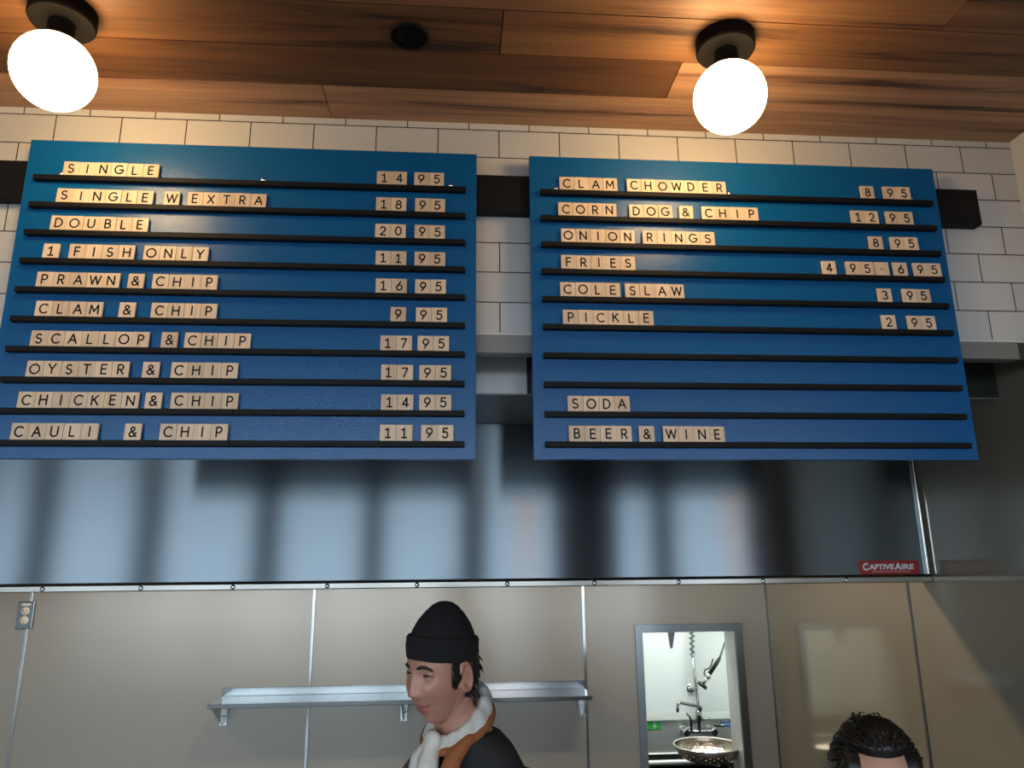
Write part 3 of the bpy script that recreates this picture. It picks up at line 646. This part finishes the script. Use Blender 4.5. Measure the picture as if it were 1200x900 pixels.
MB().tube([E + D * -0.01, E + D * 0.02, E + D * 0.105], [0.008, 0.012, 0.012], 12).build('grip', 'rubber', fa)
sv = MB(); sv.ball(E + D * 0.118, 0.019, 16); sv.tube([E + D * 0.12, E + D * 0.175], [0.010, 0.008], 10)
sv = sv.build('spray_valve', 'chrome', fa)
MB().tube([E + D * 0.168, E + D * 0.174, E + D * 0.19], [0.012, 0.030, 0.031], 18).build('spray_face', 'rubber', sv)
q = E + D * 0.118; n_ = Vector((-0.75, 0, 0.66))
MB().tube([q + n_ * -0.004 + D * 0.012, q + n_ * 0.026 + D * 0.006, q + n_ * 0.034 - D * 0.016, q + n_ * 0.020 - D * 0.036, q + n_ * 0.018 - D * 0.055, q + n_ * 0.030 - D * 0.095], 0.0042, 8).build('trigger', 'rubber', fa)
def sink_label(x0, x1, z0, z1, mat, label, icon):
    o = tag(MB().box((x0, YW - 0.0138, z0), (x1, YW - 0.012, z1)).build('sink_label', mat), label, 'label', 'small labels on the sink splashback')
    k = MB(); w = x1 - x0; h = z1 - z0; y = YW - 0.0142
    if icon:
        for i, (a, c) in enumerate(((0.36, 0.58), (0.36, 0.56))): k.box((x0 + w * 0.06, y, z0 + h * (0.60 - 0.30 * i)), (x0 + w * c, y + 0.0004, z0 + h * (0.74 - 0.30 * i)))
        for zz in (0.68, 0.26):
            k.lathe([(0.006, 0), (0.009, 0), (0.009, 0.0004), (0.006, 0.0004)], (x0 + w * 0.80, y + 0.0004, z0 + h * zz), 16, Matrix.Rotation(R_(90), 4, 'X'))
    else:
        for i in range(5): k.box((x0 + w * (0.06 + 0.14 * i), y, z0 + h * 0.55), (x0 + w * (0.165 + 0.14 * i), y + 0.0004, z0 + h * 0.78))
        k.box((x0 + w * 0.05, y, z0 + h * 0.27), (x0 + w * 0.95, y + 0.0004, z0 + h * 0.34))
    k.build('print', 'white', o)
sink_label(1.02, 1.198, 0.934, 0.982, 'green', 'small green label with white print on the sink splashback', True)
sink_label(1.556, 1.624, 0.938, 0.986, 'bluelabel', 'small blue label with white print on the sink splashback', False)
tag(MB().prism([(1.018, 1.64), (1.056, 1.64), (1.053, 1.556), (1.036, 1.482), (1.028, 1.482), (1.020, 1.556)], YB + 0.15, YB + 0.165).box((1.018, YB + 0.12, 1.62), (1.056, YB + 0.165, 1.64)).build('hanging_bracket', 'darksteel'),
    'dark tapered steel bracket hanging behind the head of the pass-through', 'bracket')
# colander: a pierced bowl with rim and foot
cc = Vector((1.178, 2.0, 0)); cr = 0.149; cz1 = 1.052
cb = thing('colander', (cc.x, cc.y, PZ0), 'round stainless colander with pierced sides on the pass-through ledge', 'colander')
def colander():
    bm = bmesh.new(); seg, rings = 144, 40; d = 0.078
    vs = [[bm.verts.new((cc.x + cr * math.sin(t) ** 0.85 * math.cos(2 * math.pi * k / seg), cc.y + cr * math.sin(t) ** 0.85 * math.sin(2 * math.pi * k / seg), cz1 - d * math.cos(t) ** 0.9)) for k in range(seg)] for t in [math.pi / 2 * (1 - 0.93 * i / rings) for i in range(rings + 1)]]
    bot = bm.verts.new((cc.x, cc.y, cz1 - d))
    for i in range(rings):
        for k in range(seg):
            if i > 5 and i < 30 and i % 4 == 0 and (k + (i // 4 % 2) * 3) % 6 == 0: continue
            f = bm.faces.new((vs[i][k], vs[i][(k + 1) % seg], vs[i + 1][(k + 1) % seg], vs[i + 1][k])); f.smooth = True
    for k in range(seg):
        f = bm.faces.new((vs[-1][k], vs[-1][(k + 1) % seg], bot)); f.smooth = True
    bmesh.ops.recalc_face_normals(bm, faces=bm.faces)
    mb = MB(); mb.bm.free(); mb.bm = bm; o = mb.build('bowl', 'colander', cb)
    sm = o.modifiers.new('solid', 'SOLIDIFY'); sm.thickness = 0.0012
colander()
MB().lathe([(cr - 0.001, cz1), (cr + 0.004, cz1 + 0.003), (cr + 0.008, cz1), (cr + 0.004, cz1 - 0.003), (cr - 0.001, cz1)], cc, 72).build('rim', 'chrome', cb)
MB().lathe([(0.055, cz1 - 0.070), (0.058, PZ0), (0.060, PZ0), (0.057, cz1 - 0.069)], cc, 40).build('foot', 'chrome', cb)

# ------------------------------------------------------------------ people
def sm(x, a, b):
    t = max(0.0, min(1.0, (x - a) / (b - a))); return t * t * (3 - 2 * t)
def gs(x, s): return math.exp(-(x / s) ** 2)
def head_co(d, smile=0.0, fem=0.0):
    """point of the head surface for unit direction d; face looks along -y, eyes at z = 0"""
    x, y, z = d
    p = Vector((0.074 * x, 0.095 * y, (0.118 if z > 0 else 0.120) * z))
    low = sm(-z, 0.1, 1.0)
    p.x *= 1 - (0.24 + 0.05 * fem) * low * (1 if y < 0 else 0.6)
    if y > 0: p.y *= 1 - 0.42 * sm(-z, 0.0, 0.9)
    if y < 0: p.y *= 1 - 0.10 * sm(-z, 0.55, 1.0)
    p.y += 0.004
    fx, fz = p.x, p.z; fr = sm(-y, 0.05, 0.45)
    o = 0.0
    o += 0.0045 * gs(fz - 0.019, 0.010) * gs(abs(fx) - 0.024, 0.022)                        # brow
    o -= 0.0105 * gs(fz - 0.000, 0.0125) * gs(abs(fx) - 0.031, 0.0155)                      # eye sockets
    bridge = max(0.0, min(1.0, (0.012 - fz) / 0.052)); 
    if -0.050 < fz < 0.018: o += (0.004 + 0.017 * bridge ** 1.25) * gs(fx, 0.0085 + 0.005 * bridge) * sm(fz, -0.052, -0.040)
    o += 0.006 * gs(fz + 0.040, 0.008) * gs(abs(fx) - 0.013, 0.007)                         # nostrils' wings
    o += (0.004 + 0.004 * smile) * gs(fz + 0.036, 0.020) * gs(abs(fx) - 0.040, 0.017)       # cheeks
    mz = -0.0715 + smile * 6.0 * fx * fx
    o += (0.0055 - 0.0025 * smile) * gs(fz - mz - 0.0055, 0.0050) * gs(fx, 0.022)                              # upper lip
    o += (0.0065 - 0.002 * smile) * gs(fz - mz + 0.0068, 0.0055) * gs(fx, 0.020)                              # lower lip
    o -= 0.0065 * gs(fz - mz, 0.0026) * gs(fx, 0.025 + 0.008 * smile)                       # mouth line
    o -= 0.003 * gs(fz + 0.089, 0.006) * gs(fx, 0.02)
    o += 0.0075 * gs(fz + 0.107, 0.012) * gs(fx, 0.017)                                     # chin
    o -= 0.0025 * smile * gs(abs(fx) - 0.033, 0.005) * gs(fz + 0.058, 0.016)
    p.y -= o * fr
    tint = max(gs(fz - mz - 0.005, 0.0055) * gs(fx, 0.021), gs(fz - mz + 0.0065, 0.006) * gs(fx, 0.019)) * fr
    return p, min(1, 1.3 * tint)
def smooth_path(pts, n=8):
    """Catmull-Rom through (point, radius) pairs"""
    out = []; P = [Vector(p[0]) for p in pts]; Rr = [p[1] for p in pts]
    for i in range(len(P) - 1):
        a, b, c, d = P[max(0, i - 1)], P[i], P[i + 1], P[min(len(P) - 1, i + 2)]
        for k in range(n):
            t = k / n
            out.append((0.5 * ((2 * b) + (c - a) * t + (2 * a - 5 * b + 4 * c - d) * t * t + (3 * b - a - 3 * c + d) * t ** 3), Rr[i] + (Rr[i + 1] - Rr[i]) * t))
    out.append((P[-1], Rr[-1])); return out
def limb(mb, pts, n=8, seg=16):
    q = smooth_path(pts, n); mb.tube([p for p, r in q], [r for p, r in q], seg)
    mb.ball(q[0][0], q[0][1] * 0.99, 16); mb.ball(q[-1][0], q[-1][1] * 0.99, 16)
def torso(mb, secs):
    """secs: (centre, half width, half depth), elliptical sections joined"""
    t = bmesh.new(); rings = []; n = 40
    for c, a, b in secs:
        rings.append([t.verts.new(Vector(c) + Vector((a * math.copysign(abs(math.cos(2 * math.pi * k / n)) ** 0.8, math.cos(2 * math.pi * k / n)), b * math.sin(2 * math.pi * k / n), 0))) for k in range(n)])
    for A, B in zip(rings, rings[1:]):
        for k in range(n): t.faces.new((A[k], A[(k + 1) % n], B[(k + 1) % n], B[k]))
    t.faces.new(rings[0][::-1]); t.faces.new(rings[-1]); bmesh.ops.recalc_face_normals(t, faces=t.faces); mb._add(t, smooth=True)
def remesh(mb, vox, smooth_n=4):
    me = bpy.data.meshes.new('tmp'); mb.bm.to_mesh(me); mb.bm.free(); o = bpy.data.objects.new('tmp', me); COL.objects.link(o)
    r = o.modifiers.new('r', 'REMESH'); r.mode = 'VOXEL'; r.voxel_size = vox; r.use_smooth_shade = True
    s = o.modifiers.new('s', 'SMOOTH'); s.iterations = smooth_n; s.factor = 0.5
    bpy.context.view_layer.update(); out = bpy.data.meshes.new_from_object(o.evaluated_get(bpy.context.evaluated_depsgraph_get())); bpy.data.objects.remove(o)
    return out
def link_mesh(me, name, mat, parent):
    me.name = name; me.materials.clear(); me.materials.append(M[mat]); o = bpy.data.objects.new(name, me); COL.objects.link(o); o.parent = parent
    for p in me.polygons: p.use_smooth = True
    return o
def hand(mb, w, d, n, s):
    """w wrist, d pointing direction, n palm normal, s thumb side sign"""
    w = Vector(w); d = Vector(d).normalized(); n = Vector(n).normalized(); x = d.cross(n).normalized() * s
    pm_ = Matrix((x, d, n)).transposed().to_4x4(); pm_.translation = w + d * 0.045
    mb.ball((0, 0, 0), 1.0, 20, (1, 1, 1), pm_ @ Matrix.Diagonal((0.040, 0.055, 0.015, 1)))
    for k, (off, ln) in enumerate(((0.030, 0.070), (0.010, 0.080), (-0.010, 0.074), (-0.029, 0.058))):
        a = w + d * 0.082 + x * off; c = a + d * ln * 0.45 + n * 0.006; e = c + d * ln * 0.32 + n * 0.018; f = e + d * ln * 0.16 + n * 0.020
        limb(mb, [(a - d * 0.02, 0.0098), (a, 0.0095), (c, 0.0088), (e, 0.008), (f, 0.0072)], 3, 10)
    a = w + d * 0.025 + x * 0.028; limb(mb, [(a, 0.013), (a + x * 0.022 + d * 0.030 + n * 0.008, 0.0115), (a + x * 0.028 + d * 0.062 + n * 0.018, 0.0092)], 3, 10)
def ear(mb, c, s):
    c = Vector(c); mt = Matrix.Translation(c) @ Matrix.Rotation(R_(-18 * s), 4, 'Z') @ Matrix.Rotation(R_(10), 4, 'X')
    pts = [mt @ Vector((s * (0.004 + 0.008 * math.sin(a / 2) ** 2), 0.017 * math.cos(a) + 0.002, 0.031 * math.sin(a) * (1 if math.sin(a) > 0 else 0.92))) for a in [2 * math.pi * k / 20 - 2.6 for k in range(18)]]
    mb.tube(pts, [0.0050] * 18, 8)
    mb.ball(mt @ Vector((s * 0.0015, 0.002, 0)), 1, 16, (1, 1, 1), Matrix.Rotation(R_(-18 * s), 4, 'Z') @ Matrix.Diagonal((0.0055, 0.016, 0.027, 1)))
    mb.ball(mt @ Vector((s * 0.004, -0.004, -0.026)), 0.0072, 12)
def person(name, loc, yaw, hpos, hrot, lean, skin, smile, label, arms, fem=0.0, scale=1.0, hs=1.0):
    """loc: feet on the floor; hpos: eye-level centre of the head in body space; body faces -y before the yaw"""
    root = thing('person', loc, label, 'person'); root.rotation_euler = (0, 0, yaw)
    H = Matrix.Translation(hpos) @ hrot @ Matrix.Scale(hs, 4)
    mb = MB()
    t = bmesh.new(); bmesh.ops.create_uvsphere(t, u_segments=150, v_segments=120, radius=1)
    for v in t.verts: v.co = H @ head_co(v.co.normalized(), smile, fem)[0]
    mb._add(t, smooth=True)
    for s in (-1, 1): 
        e = MB(); ear(e, (0.0715 * s, 0.010, -0.012), s); bmesh.ops.transform(e.bm, matrix=H, verts=e.bm.verts); mb._add(e.bm, smooth=True)
    sh_z = lean['shoulder'].z
    neck0 = H @ Vector((0, 0.030, -0.050)); neck1 = lean['neck']
    limb(mb, [(neck0, 0.052 - 0.008 * fem), ((neck0 + neck1) / 2, 0.054 - 0.008 * fem), (neck1, 0.066)], 6, 24)
    c, hip = lean['shoulder'], lean['hip']; w = lean['width']
    def mid(f): return hip.lerp(c, f)
    secs = [(hip + Vector((0, 0, -0.10)), 0.15, 0.10), (hip, 0.165, 0.11), (mid(0.30), 0.14, 0.10), (mid(0.65), w - 0.035, 0.115), (mid(0.9), w - 0.02, 0.105), (c, w - 0.05, 0.085), (c.lerp(neck1, 0.6), 0.09, 0.065), (neck1, 0.06, 0.055)]
    torso(mb, secs)
    for s, (el, wr, nrm) in arms.items():
        limb(mb, [(c + Vector((s * (w - 0.02), 0, -0.045)), 0.052), (Vector(el), 0.040), (Vector(wr), 0.028)], 8, 16)
        d = Vector(wr) - Vector(el); hand(mb, wr, d, nrm, s if nrm[1] < 0 else -s)
    for s in (-1, 1):
        limb(mb, [(hip + Vector((s * 0.09, 0, -0.06)), 0.085), (Vector((s * 0.10, -0.02, 0.48)), 0.056), (Vector((s * 0.105, 0.02, 0.08)), 0.038)], 8, 16)
        limb(mb, [((s * 0.105, 0.03, 0.055), 0.036), ((s * 0.115, -0.06, 0.045), 0.038), ((s * 0.12, -0.15, 0.03), 0.026)], 4, 12)
    body = link_mesh(remesh(mb, 0.0032, 2), 'body', skin, root)
    # pigment of the lips
    at = body.data.color_attributes.new('tint', 'FLOAT_COLOR', 'POINT'); Hi = H.inverted()
    for i, v in enumerate(body.data.vertices):
        q = Hi @ v.co; tv = 0.0
        if q.y < -0.05 and -0.10 < q.z < -0.05 and abs(q.x) < 0.04:
            mz = -0.0715 + smile * 6.0 * q.x * q.x
            tv = min(1, 1.3 * max(gs(q.z - mz - 0.005, 0.0055) * gs(q.x, 0.021), gs(q.z - mz + 0.0065, 0.006) * gs(q.x, 0.019)))
        at.data[i].color = (tv, tv, tv, 1)
    for s in (-1, 1):
        ec = H @ Vector((0.031 * s, -0.0655, -0.001))
        ey = MB().ball(ec, 0.0120 * hs, 20).build('eye', 'eye', None); ey.parent = root
        fw_ = (H.to_3x3() @ Vector((0, -1, -0.30))).normalized()
        ir = MB().ball(ec + fw_ * 0.0062, 0.0066 * hs, 14).build('iris', 'iris', None); ir.parent = ey
        lid = MB()
        for sg, dz in ((1, 0.0062), (-1, -0.0056)):
            pts = [H @ Vector((s * (0.031 + 0.0150 * math.cos(a)), -0.0662 - 0.0112 * math.sin(a) - 0.003 * max(0, -math.cos(a)) + 0.006 * max(0, math.cos(a)), -0.001 + dz * math.sin(a) ** 0.7 * (0.55 if sg > 0 else 0.5))) for a in [math.pi * k / 10 for k in range(11)]]
            lid.tube(pts, [0.0018 + 0.0022 * math.sin(math.pi * k / 10) for k in range(11)], 8)
        lid = lid.build('eyelid', skin, None); lid.parent = root
        lash = MB().tube([H @ Vector((s * (0.031 + 0.0150 * math.cos(a)), -0.0674 - 0.0125 * math.sin(a) - 0.003 * max(0, -math.cos(a)) + 0.006 * max(0, math.cos(a)), 0.0008 + 0.0012 * math.sin(a))) for a in [math.pi * k / 10 for k in range(11)]], [0.0014 + 0.0013 * math.sin(math.pi * k / 10) for k in range(11)], 6).build('eyelashes', 'hair', None); lash.parent = root
        bp = [(H @ (head_co(Vector((s * x / 0.074, -0.088 / 0.095, z / 0.118)).normalized(), 0)[0] + Vector((0, -0.0005, 0)))) for x, z in ((0.012, 0.0165), (0.022, 0.0205), (0.034, 0.0215), (0.046, 0.0175), (0.052, 0.013))]
        br = MB().tube(bp, [0.0026, 0.0038, 0.0036, 0.0026, 0.0014], 8).build('eyebrow', 'hair', None); br.parent = root
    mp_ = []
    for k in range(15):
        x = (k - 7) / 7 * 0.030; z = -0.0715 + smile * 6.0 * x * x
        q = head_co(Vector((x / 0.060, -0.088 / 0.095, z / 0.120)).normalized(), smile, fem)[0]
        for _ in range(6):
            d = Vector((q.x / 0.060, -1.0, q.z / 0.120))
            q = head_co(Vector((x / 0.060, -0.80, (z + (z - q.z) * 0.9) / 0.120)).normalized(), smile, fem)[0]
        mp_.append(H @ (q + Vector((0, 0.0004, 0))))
    ml = MB().tube(mp_, [0.0006 + 0.0010 * math.sin(math.pi * k / 14) for k in range(15)], 6).build('mouth_shade_line', 'mouthshade', None); ml.parent = root  # thin dark tube draws the shade where the lips meet
    return root, H
def shell(mb, H, test, off, seg=160, rings=110, rough=0.0, sd=0):
    """a skin of hair: the head surface pushed outwards where test(direction, point) says how far"""
    t = bmesh.new(); bmesh.ops.create_uvsphere(t, u_segments=seg, v_segments=rings, radius=1)
    vs = list(t.verts); val = {}
    for v in vs:
        d = v.co.normalized(); p, _ = head_co(d); k = test(d, p)
        n = Vector((d.x / 0.075, d.y / 0.095, d.z / 0.118)).normalized()
        nz = noise.noise(Vector((d.x * 9, d.y * 3, d.z * 9 + sd))) * 0.5 + noise.noise(Vector((d.x * 34, d.y * 7, d.z * 30 + sd))) * 0.5
        val[v] = k; v.co = H @ (p + n * (off * k + rough * nz * k - 0.006 * (1 - k)))
    bmesh.ops.delete(t, geom=[f for f in t.faces if all(val[v] <= 0.001 for v in f.verts)], context='FACES')
    mb._add(t, smooth=True)

# --- the cook in the black knit cap
PSI = R_(42)
cook_loc = Vector((0.042, 0.185, 0.0)); rz = Matrix.Rotation(-PSI, 3, 'Z')
hp_w = Vector((-0.034, 0.16, 1.660)); hp = rz.inverted() @ (hp_w - cook_loc)
hrot = Matrix.Rotation(R_(3), 4, 'Y') @ Matrix.Rotation(R_(5), 4, 'X') @ Matrix.Diagonal((0.91, 0.93, 1.0, 1))
lean = dict(neck=hp + Vector((0.0, 0.075, -0.125)), shoulder=hp + Vector((0.0, 0.115, -0.235)), hip=Vector((0, 0.08, 0.93)), width=0.165)
c_ = lean['shoulder']
cook, H = person('person', cook_loc, -PSI, hp, hrot, lean, 'skin_a', 1.0, 'smiling cook in a black knit cap, pale neckerchief and black jacket, looking down',
    {-1: (c_ + Vector((-0.24, -0.10, -0.27)), c_ + Vector((-0.16, -0.32, -0.36)), Vector((0, -0.3, -1))), 1: (c_ + Vector((0.25, -0.06, -0.29)), c_ + Vector((0.17, -0.30, -0.38)), Vector((0, -0.3, -1)))})
# knit cap: tapered crown and folded cuff, tilted with the head
hm = H @ Matrix.Translation((0, 0.006, 0.021)) @ Matrix.Rotation(R_(-7), 4, 'X')
cap = MB(); cap.lathe([(0.0745, 0.02), (0.0785, 0.045), (0.0735, 0.075), (0.0625, 0.102), (0.0470, 0.127), (0.0300, 0.147), (0.0150, 0.157), (0, 0.159)], (0, 0, 0), 64, hm @ Matrix.Diagonal((0.96, 1.17, 0.80, 1)))
cap = cap.build('knit_cap', 'knit', None); cap.parent = cook
cf = MB(); cf.lathe([(0.0755, 0.0), (0.0805, -0.001), (0.0835, 0.006), (0.0865, 0.030), (0.0860, 0.056), (0.0820, 0.062), (0.0765, 0.058)], (0, 0, 0), 64, hm @ Matrix.Diagonal((0.965, 1.16, 0.82, 1)))
cf = cf.build('cuff', 'knit', None); cf.parent = cap
hr = MB()
def cook_hair(d, p):
    side = sm(abs(p.x), 0.045, 0.062); back = sm(p.y, 0.012, 0.040)
    sideburn = sm(abs(p.x), 0.05, 0.06) * sm(p.y, -0.040, -0.028) * sm(0.012 - p.y, 0.0, 0.02) * sm(p.z, -0.035, -0.015)
    return max(back * sm(p.z, -0.075, -0.055), side * sm(p.z, 0.012, 0.022) * sm(p.y, -0.040, -0.020) * 0.6, sideburn * 0.5) * (1 - sm(p.z, 0.075, 0.09))
shell(hr, H, cook_hair, 0.011, rough=0.008)
rnd = random.Random(5)
for i in range(70):
    a = rnd.uniform(R_(20), R_(160)); sgn = 1
    z = rnd.uniform(-0.06, 0.035); p0 = Vector((0.070 * math.cos(a), 0.012 + 0.082 * math.sin(a) * (1 if z > -0.03 else 0.8), z)); o_ = Vector((math.cos(a), math.sin(a), 0))
    hr.tube([H @ (p0 - o_ * 0.004), H @ (p0 + o_ * 0.010 + Vector((0, 0, -0.012))), H @ (p0 + o_ * rnd.uniform(0.010, 0.022) + Vector((rnd.uniform(-.01, .01), rnd.uniform(-.01, .01), -0.030)))], [0.0045, 0.004, 0.0008], 6)
for s in (-1, 1):
    for i in range(14):
        p0 = Vector((s * 0.069, rnd.uniform(-0.030, -0.012), rnd.uniform(0.004, 0.020)))
        hr.tube([H @ p0, H @ (p0 + Vector((s * 0.004, 0.002, -0.016))), H @ (p0 + Vector((s * 0.001, rnd.uniform(-.004, .006), rnd.uniform(-0.045, -0.03))))], [0.004, 0.0032, 0.0006], 6)
hr = hr.build('hair', 'hair', None); hr.parent = cook
# earring
MB_ = MB().tube([H @ (Vector((0.0775, 0.006, -0.040)) + 0.0045 * Vector((0.3 * math.cos(a), math.sin(a), math.cos(a)))) for a in [2 * math.pi * k / 14 for k in range(15)]], 0.0009, 6).build('earring', 'chrome', None); MB_.parent = cook
# jacket: torso and sleeves, a little larger than the body
def jacket(root, lean, arms, mat, grow, name='jacket', sleeve=0.88, open_neck=True):
    mb = MB(); c, hip, n1, w = lean['shoulder'], lean['hip'], lean['neck'], lean['width']
    def mid(f): return hip.lerp(c, f)
    g = grow
    torso(mb, [(hip + Vector((0, 0, -0.16)), 0.175 + g, 0.125 + g), (hip, 0.175 + g, 0.12 + g), (mid(0.30), 0.155 + g, 0.115 + g), (mid(0.65), w - 0.025 + g, 0.125 + g), (mid(0.9), w - 0.012 + g, 0.112 + g), (c, w - 0.035 + g, 0.092 + g), (c.lerp(n1, 0.55), 0.115 + g, 0.072 + g), (c.lerp(n1, 0.85), 0.078 + g, 0.066 + g)])
    for s, (el, wr, nrm) in arms.items():
        limb(mb, [(c + Vector((s * (w - 0.025), 0, -0.045)), 0.064 + g), (Vector(el), 0.054 + g), (Vector(el).lerp(Vector(wr), sleeve), 0.040 + g)], 8, 18)
    o = link_mesh(remesh(mb, 0.007, 6), name, mat, root); return o
arms_c = {-1: (c_ + Vector((-0.24, -0.10, -0.27)), c_ + Vector((-0.16, -0.32, -0.36)), None), 1: (c_ + Vector((0.25, -0.06, -0.29)), c_ + Vector((0.17, -0.30, -0.38)), None)}
jacket(cook, lean, arms_c, 'jacket', 0.008)
# neckerchief: a twisted band round the neck, knotted in front with a hanging tail, rust apron bib below
nk = lean['neck'] + Vector((0, -0.012, 0.0))
def band(rx, ry, z0, tilt, r, z_amp=0.0, n=48):
    return [nk + Vector((rx * math.sin(a), ry * math.cos(a), z0 + tilt * math.cos(a) + z_amp * math.sin(3 * a))) for a in [2 * math.pi * k / n for k in range(n + 1)]]
sc = MB()
for rx, ry, z0, r in ((0.060, 0.063, 0.022, 0.011), (0.066, 0.070, 0.006, 0.012), (0.063, 0.066, 0.014, 0.012)):
    sc.tube(band(rx, ry, z0, 0.050, r), [1.15 * r * (1 + 0.15 * math.sin(k * 1.7)) for k in range(49)], 12)
kn = nk + Vector((0.0, -0.085, -0.025)); sc.ball(kn, 0.022, 16, (1.1, 0.8, 1.1))
sc.tube([kn, kn + Vector((0.005, -0.018, -0.04)), kn + Vector((-0.005, -0.014, -0.11)), kn + Vector((0.01, 0.004, -0.19))], [0.016, 0.024, 0.030, 0.022], 12)
sc.tube([kn, kn + Vector((-0.03, -0.010, -0.035)), kn + Vector((-0.050, 0.0, -0.10)), kn + Vector((-0.055, 0.010, -0.16))], [0.014, 0.020, 0.024, 0.016], 12)
sc = link_mesh(remesh(sc, 0.004, 3), 'neckerchief', 'scarf', cook)
ap = MB()
ap.tube(band(0.078, 0.080, -0.006, 0.042, 0.012), 0.010, 10)
for s in (1,):
    limb(ap, [(nk + Vector((s * 0.070, -0.040, -0.020)), 0.012), (nk + Vector((s * 0.056, -0.080, -0.060)), 0.020), (nk + Vector((s * 0.052, -0.092, -0.12)), 0.026), (nk + Vector((s * 0.05, -0.088, -0.22)), 0.028)], 6, 12)
ap = link_mesh(remesh(ap, 0.005, 3), 'apron_bib', 'apron', cook)
def legs(root, hip):
    mb = MB(); torso(mb, [(hip + Vector((0, 0, -0.14)), 0.165, 0.12), (hip + Vector((0, 0, -0.05)), 0.172, 0.118), (hip + Vector((0, 0, 0.02)), 0.165, 0.112)])
    for s in (-1, 1): limb(mb, [(hip + Vector((s * 0.09, 0, -0.08)), 0.097), (Vector((s * 0.10, -0.02, 0.48)), 0.070), (Vector((s * 0.105, 0.02, 0.10)), 0.056)], 8, 16)
    link_mesh(remesh(mb, 0.008, 4), 'trousers', 'trousers', root)
    for s in (-1, 1):
        f = MB(); limb(f, [((s * 0.105, 0.045, 0.05), 0.046), ((s * 0.115, -0.06, 0.048), 0.046), ((s * 0.12, -0.165, 0.036), 0.036)], 5, 14); f.box((s * 0.113 - 0.042, -0.19, 0.0), (s * 0.113 + 0.042, 0.085, 0.022), 0.008)
        link_mesh(remesh(f, 0.006, 4), 'shoe', 'shoe', root)
legs(cook, lean['hip'])

# --- the dark-haired person low at the counter: top of the head in view
w_loc = Vector((0.822, -0.10, 0.0)); hpw = Vector((0.0, -0.04, 1.464))
leanw = dict(neck=hpw + Vector((0, 0.05, -0.14)), shoulder=hpw + Vector((0, 0.065, -0.215)), hip=Vector((0, 0.04, 0.84)), width=0.185)
cw = leanw['shoulder']
armsw = {-1: (cw + Vector((-0.225, 0.0, -0.27)), cw + Vector((-0.17, -0.20, -0.36)), Vector((0, -0.3, -1))), 1: (cw + Vector((0.225, 0.0, -0.27)), cw + Vector((0.17, -0.20, -0.36)), Vector((0, -0.3, -1)))}
wom, Hw = person('person', w_loc, R_(-14), hpw, Matrix.Rotation(R_(4), 4, 'X'), leanw, 'skin_b', 0.2, 'dark-haired person in front of the steel side wall, hair pulled back, forehead showing', armsw, 1.0, hs=0.96)
jacket(wom, leanw, armsw, 'shirt', 0.004, 'shirt', 0.5); legs(wom, leanw['hip'])
def wom_hair(d, p):
    front = sm(p.y, -0.075, -0.045); line = sm(p.z, 0.076, 0.090)
    cap_ = max(line, front * sm(p.z, -0.02, 0.01) * sm(abs(p.x), 0.035, 0.055), sm(p.y, 0.0, 0.03) * sm(p.z, -0.09, -0.06))
    return cap_
wh = MB(); shell(wh, Hw, wom_hair, 0.017, rough=0.008, sd=5)
for i in range(220):
    a = rnd.uniform(-math.pi, 0); el = rnd.uniform(0.55, 1.35); d = Vector((math.cos(a) * math.cos(el), math.sin(a) * math.cos(el), math.sin(el)))
    if wom_hair(d, head_co(d)[0]) < 0.6: continue
    pts = []
    for k in range(6):
        dd = (d + Vector((d.x * 0.25, 0.22, -0.02)) * k * 0.55).normalized(); p, _ = head_co(dd); nrm = Vector((dd.x / 0.075, dd.y / 0.095, dd.z / 0.118)).normalized()
        pts.append(Hw @ (p + nrm * (0.016 + 0.004 * math.sin(k * 0.9) + rnd.uniform(0, 0.0015))))
    wh.tube(pts, [0.0012, 0.0024, 0.0026, 0.0026, 0.0022, 0.001], 5)
for i in range(18):
    x = rnd.uniform(-0.03, 0.03); p0 = Vector((x, rnd.uniform(-0.01, 0.04), 0.124))
    wh.tube([Hw @ p0, Hw @ (p0 + Vector((rnd.uniform(-.008, .008), 0.0, 0.012))), Hw @ (p0 + Vector((rnd.uniform(-.022, .022), 0.01, rnd.uniform(0.000, 0.010))))], [0.0022, 0.0018, 0.0005], 5)
wh = wh.build('hair', 'hair', None); wh.parent = wom
